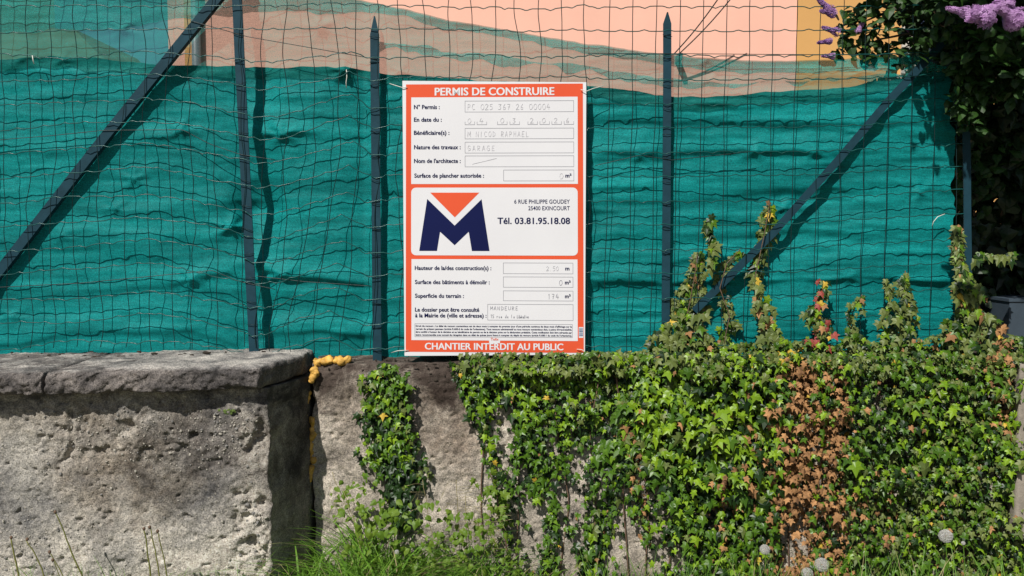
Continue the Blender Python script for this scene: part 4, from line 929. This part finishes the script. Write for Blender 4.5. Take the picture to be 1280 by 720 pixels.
# ------------------------------------------------------------------ lilac bush
li = empty('lilac_bush', (2.35, 4.35, .95)); tag(li, 'lilac bush with purple flower clusters hanging over the right end of the fence', 'lilac')
def limb(pts, r0, r1, par=li, name='branch'):
    p = np.array(pts, float); t = np.linspace(0, 1, len(p)); tt = np.linspace(0, 1, len(p)*6); q = np.stack([np.interp(tt, t, p[:, k]) for k in range(3)], -1)
    q += np.stack([fbm(q*3, 2, k+5) for k in range(3)], -1)*.03; v, f = tube(q, r0, 7, r1); return ob(name, v, f, M['bark'], par, True)
limb([(2.4, 4.75, .9), (2.42, 4.7, 1.5), (2.35, 4.45, 2.2), (2.1, 3.95, 2.6), (1.9, 3.9, 3.0)], .045, .02, name='trunk')
limb([(2.6, 4.8, .9), (2.75, 4.7, 1.6), (2.75, 4.4, 2.3), (2.9, 4.0, 3.0)], .035, .015, name='trunk')
limb([tuple(P(1205, 42, 3.96)), tuple(P(1160, 22, 3.9)), tuple(P(1110, 8, 3.88)), tuple(P(1060, -20, 3.85))], .012, .006)
limb([tuple(P(1205, 50, 3.95)), tuple(P(1150, 44, 3.9)), tuple(P(1100, 50, 3.9)), tuple(P(1070, 70, 3.9))], .008, .002)
limb([tuple(P(1150, 44, 3.9)), tuple(P(1120, 60, 3.9)), tuple(P(1085, 66, 3.88))], .004, .0015)
limb([tuple(P(1120, 12, 3.88)), tuple(P(1080, 30, 3.86)), tuple(P(1045, 50, 3.86))], .005, .0015)
limb([(2.25, 4.1, 2.2), (2.2, 3.8, 2.7), (2.1, 3.5, 3.1)], .02, .01); limb([(2.3, 4.0, 2.4), (2.7, 3.7, 2.9)], .02, .01)
# leaf clusters
C = []
def clus(px, py, Y, r, n): C.append((P(px, py, Y), r, n))
for (px, py, r, n) in [(1065, 22, .06, 26), (1085, 40, .07, 34), (1110, 20, .07, 34), (1075, 62, .045, 16), (1105, 58, .06, 24), (1130, 8, .06, 26), (1140, 40, .06, 26), (1060, 42, .04, 12), (1050, 64, .03, 7), (1085, 8, .05, 16), (1150, 62, .05, 14), (1165, 20, .09, 44), (1180, 50, .07, 26), (1150, -20, .1, 60), (1090, -25, .08, 34)]:
    clus(px, py, 3.86+random.uniform(-.06, .06), r, n)
for px in range(1195, 1330, 18):
    for py in (-50, -20, 10, 38, 62, 85):
        if py > 70 and px < 1215: continue
        clus(px+random.uniform(-8, 8), py+random.uniform(-8, 8), random.uniform(3.45, 4.1), .10, 60)
for (px, py, r) in ((1204, 80, .06), (1212, 104, .06), (1206, 128, .05), (1222, 120, .07), (1214, 150, .04), (1235, 96, .08)): clus(px, py, 3.72, r, 40)
for px in range(1205, 1330, 22):
    for py in (110, 150, 190, 230): clus(px+random.uniform(-8, 8), py, random.uniform(4.15, 4.6), .11, 40)
_n = 0
while _n < 150:  # unseen upper canopy, placed to shade the hedge at the right edge
    x, y, z = random.uniform(1.6, 3.7), random.uniform(2.95, 4.8), random.uniform(2.4, 3.7)
    if z < 1.72+.27*y or x+.51*(4.0-y) < 2.0: continue
    C.append((np.array([x, y, z]), .16, 85)); _n += 1
ps = []
for c, r, n in C: ps.append(c+RNG.normal(0, r*.55, (n, 3)))
ps = np.concatenate(ps)
sxp, syp = pix(ps); ok = ~((sxp < 1120) & (syp > 76)) & ~((sxp < 1035) & (syp > -20)); ps = ps[ok]; n = len(ps)
vis = ((sxp[ok] < 1285) & (syp[ok] > -5)).astype(float)+.05
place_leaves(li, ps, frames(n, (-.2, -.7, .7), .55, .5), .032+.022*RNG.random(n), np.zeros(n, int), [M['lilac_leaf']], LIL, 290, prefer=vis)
FL = []
for k in range(4):
    a = R(k*90+45); c, s = math.cos(a), math.sin(a)
    FL.append((np.array([(0, 0, 0), (c*.7-s*.35, s*.7+c*.35, .15), (c*1.1, s*1.1, .05), (c*.7+s*.35, s*.7-c*.35, .15)]), [(0, 1, 2, 3)]))
FLV, FLF = join(FL); FLF = np.array(FLF)
def panicle(px, py, Y, ln, r, ang, mat, n=150):
    r *= .72; ln *= .85; c = P(px, py, Y); ax = np.array([math.sin(R(ang)), -.15, math.cos(R(ang))]); ax /= np.linalg.norm(ax); u = np.cross(ax, [0, 1, 0]); u /= np.linalg.norm(u); w_ = np.cross(ax, u)
    V = []; Fa = []
    for k in range(n):
        t = random.random(); rad = r*(1-t**1.4*.85)*random.uniform(.7, 1.05)*(1+.25*math.sin(9*t)); a = random.uniform(0, 6.283); d = u*math.cos(a)+w_*math.sin(a)
        p = c+ax*ln*(t-.4)+d*rad; nn = d+ax*.3; nn /= np.linalg.norm(nn); tx = np.cross(nn, [.1, .3, 1]); tx /= np.linalg.norm(tx); ty = np.cross(nn, tx)
        V.append((FLV @ np.stack([tx, ty, nn]))*.0075+p); Fa.append(FLF+k*len(FLV))
    L = (np.concatenate(V), np.concatenate(Fa).tolist()); core = (ICO*np.array([r*.6, r*.6, ln*.3])+c, ICOF)
    v, f = join([L]); return ob('flower_cluster', v, f, mat, li)
for (px, py, Y, ln, r, ang, mt) in [(1032, 8, 3.8, .10, .028, -50, 'flower_v'), (1036, 16, 3.8, .08, .024, -80, 'flower_v'), (1040, 38, 3.82, .09, .024, -75, 'flower_v'), (1032, 52, 3.8, .07, .016, -100, 'flower_v'), (1036, 70, 3.83, .06, .016, -90, 'flower_p'), (1075, 35, 3.8, .05, .015, 30, 'flower_p'),
                             (1238, 14, 2.92, .13, .05, 50, 'flower_p'), (1262, 18, 2.92, .12, .05, -60, 'flower_p'), (1225, 20, 2.92, .10, .035, 110, 'flower_p'), (1278, 22, 2.92, .11, .035, 60, 'flower_p'), (1200, 14, 3.1, .10, .025, -80, 'flower_p'), (1256, -4, 2.92, .10, .04, 0, 'flower_p'),
                             (1142, 42, 3.9, .08, .02, -60, 'flower_v'), (1134, 2, 3.9, .09, .025, 20, 'flower_v'), (1215, 12, 3.6, .10, .03, -20, 'flower_v')]:
    panicle(px, py, Y, ln, r, ang, M[mt], 150 if r < .03 else 420)

# ------------------------------------------------------------------ added hedge behind the fence's right end, its leaves dark for the shade
def bush(label, x0, x1, y0, y1, z0, z1, n, mat, sz, seed, parts=250, name='hedge'):
    e = empty(name, ((x0+x1)/2, (y0+y1)/2, z0)); tag(e, label, 'hedge')
    q = RNG.random((n, 3)); q[:, 1] = q[:, 1]**2; ps = np.array([x0, y0, z0])+q*np.array([x1-x0, y1-y0, z1-z0]); nn = fbm(ps*3, 3, seed); ps[:, 1] += nn*.25; ps[:, 2] += nn*.2*(q[:, 2] > .9)
    place_leaves(e, ps, frames(n, (-.1, -1, .3), .6, .8), sz*(.7+.6*RNG.random(n)), np.zeros(n, int), [mat], LIL, parts)
    for k in range(4): x = x0+(x1-x0)*(k+.5)/4; v, f = tube([(x, (y0+y1)/2+.1, z0-.02), (x+.05, (y0+y1)/2+.1, (z0+z1)/2), (x, (y0+y1)/2+.1, z1-.1)], .03, 6, .01); ob('trunk', v, f, M['bark'], e, True)
bush('added hedge of near black leaves standing for the deep shade behind the lilac', 2.14, 4.4, 4.18, 5.2, .9, 3.6, 16000, M['hedge_shade_leaf'], .07, 601)

# ------------------------------------------------------------------ house
house = empty('house', (1.5, 11, .95)); tag(house, 'salmon pink house with an ochre section behind the fence', 'house')
def hY(X): return 10.0-.095*X
def hx(px): a = (px-640)/F; return 10.0*a/(1+.095*a)
def hbox(name, x0, x1, y0, y1, z0, z1, mat, par=house):
    v, f = box(x0, x1, y0, y1, z0, z1); v[:, 1] += hY(v[:, 0]); L = ob(name, v, f, mat, house if par is house else None)
    if par is not house:
        bpy.data.objects.remove(L); me = mesh(name, v-np.array(house.location), f); L = link(name, me, par, mat)
    return L
xa, xb, xc, xd = hx(217), hx(990), hx(1116), hx(1420)
hbox('wall', xa, xb, 0, .3, .9, 5.0, M['salmon']); wo = hbox('ochre_wall', xb+.001, xd, -.012, .3, .9, 5.0, M['ochre'])
hbox('side_wall', xa+.003, xa+.3, .302, 6.5, .9, 5.0, M['salmon'])
hbox('eave', xa-.4, xd+.4, -.42, .3, 5.002, 5.09, M['roof']); hbox('gutter', xa-.4, xd+.4, -.52, -.422, 5.0, 5.1, M['gutter'])
v = np.array([(xa-.5, -.45, 5.092), (xd+.5, -.45, 5.092), (xd+.5, 4, 6.9), (xa-.5, 4, 6.9), (xa-.5, -.45, 5.15), (xd+.5, -.45, 5.15), (xd+.5, 4, 7), (xa-.5, 4, 7), (xa-.5, 8.4, 5.092), (xd+.5, 8.4, 5.092), (xd+.5, 8.4, 5.15), (xa-.5, 8.4, 5.15)]); v[:, 1] += hY(v[:, 0])
ob('roof', v, [(0, 1, 2, 3), (4, 7, 6, 5), (0, 4, 5, 1), (3, 2, 9, 8), (7, 11, 10, 6), (0, 3, 7, 4), (1, 5, 6, 2), (8, 9, 10, 11), (3, 8, 11, 7), (2, 6, 10, 9)], M['tile'], house)
# window with white surround and blue shutters
wx = hx(1128)
z_lo, z_hi = 2.9, 4.6
w_ = hbox('window', hx(1118), hx(1215), -.05, -.013, z_lo, z_hi, M['offwhite'])
def hsub(name, x0, x1, y0, y1, z0, z1, mat):
    v, f = box(x0, x1, y0, y1, z0, z1); v[:, 1] += hY(v[:, 0]); return link(name, mesh(name, v-np.array(house.location), f), w_, mat)
hsub('glass', hx(1148), hx(1185), -.056, -.0505, z_lo+.15, z_hi-.15, M['glass'])
for x in (1134, 1186):
    hsub('shutter', hx(x), hx(x+14), -.09, -.0505, z_lo+.1, z_hi-.1, M['shutter'])
hsub('sill', hx(1112), hx(1221), -.13, -.0505, z_lo-.08, z_lo-.002, M['offwhite'])
# downpipe and low dark annex
x = hx(254); v, f = tube([(x, hY(x)-.07, .95), (x, hY(x)-.07, 3), (x, hY(x)-.07, 4.9)], .055, 10); ob('downpipe', v, f, M['gutter'], house, True)
hbox('corner_trim', hx(238), hx(248), -.03, -.001, .9, 4.998, M['ochre'])
def cable(label, pts, r):
    p = np.array([P(x, y, Y) for x, y, Y in pts]); t = np.linspace(0, 1, len(p)); tt = np.linspace(0, 1, 24); q = np.stack([np.interp(tt, t, p[:, k]) for k in range(3)], -1); q[:, 2] -= np.sin(tt*math.pi)*.03
    v, f = tube(q, r, 5); o = ob('cable', v, f, M['twire'], None, True); tag(o, label, 'cable', 'cables in front of the house wall'); return o
cable('thin cable running down the salmon wall, the left of the pair', [(905, -12, 9.3), (842, 68, 9.62)], .007); cable('thin cable running down the salmon wall, the right of the pair', [(922, -12, 9.3), (848, 68, 9.62)], .007)
hbox('cable_bracket', hx(841), hx(846), -.20, -.001, P(842, 72, 9.62)[2]-.02, P(842, 66, 9.62)[2], M['gutter'])
# pale blue outbuilding at the left
sh = empty('outbuilding', (-5.4, 12, .95)); tag(sh, 'pale blue building seen through the netting left of the salmon house', 'building')
def sx(px, Y): return (px-640)/F*Y
v, f = box(sx(78, 12), sx(236, 12), 12, 14, .9, 5.6); ob('wall', v, f, M['sky_blue'], sh)
v, f = box(sx(60, 12), sx(250, 12), 11.8, 14.2, 5.603, 5.75); ob('roof', v, f, M['tile'], sh)
bw = empty('garden_wall', (-9, 13.5, .95)); tag(bw, 'grey green wall seen through the netting at the far left', 'wall')
v, f = box(-14, sx(76, 12), 12.2, 12.5, .9, 5.0); ob('wall_face', v, f, plain('grey_green_render', (.14, .31, .22), .9, .3, 2), bw)
v, f = box(-14, sx(76, 12)+.05, 12.15, 12.55, 5.003, 5.1); ob('wall_cap', v, f, M['cope'], bw)

ps_ = [P(-80, 36, 9), P(92, 36, 9), P(138, 82, 9), P(138, 400, 9), P(-80, 400, 9)]
ls = empty('shed', tuple(P(40, 300, 9))); ls.location[2] = .95
tag(ls, 'low grey green shed with a sloping end seen through the netting at the far left', 'shed')
v = np.array([list(q) for q in ps_]+[[q[0], 10.5, q[2]] for q in ps_]); ob('shed_wall', v, [(0, 4, 3, 2, 1), (5, 6, 7, 8, 9)]+[(k, (k+1) % 5, (k+1) % 5+5, k+5) for k in range(5)], plain('shed_board', (.12, .24, .16), .9, .25, 3), ls)
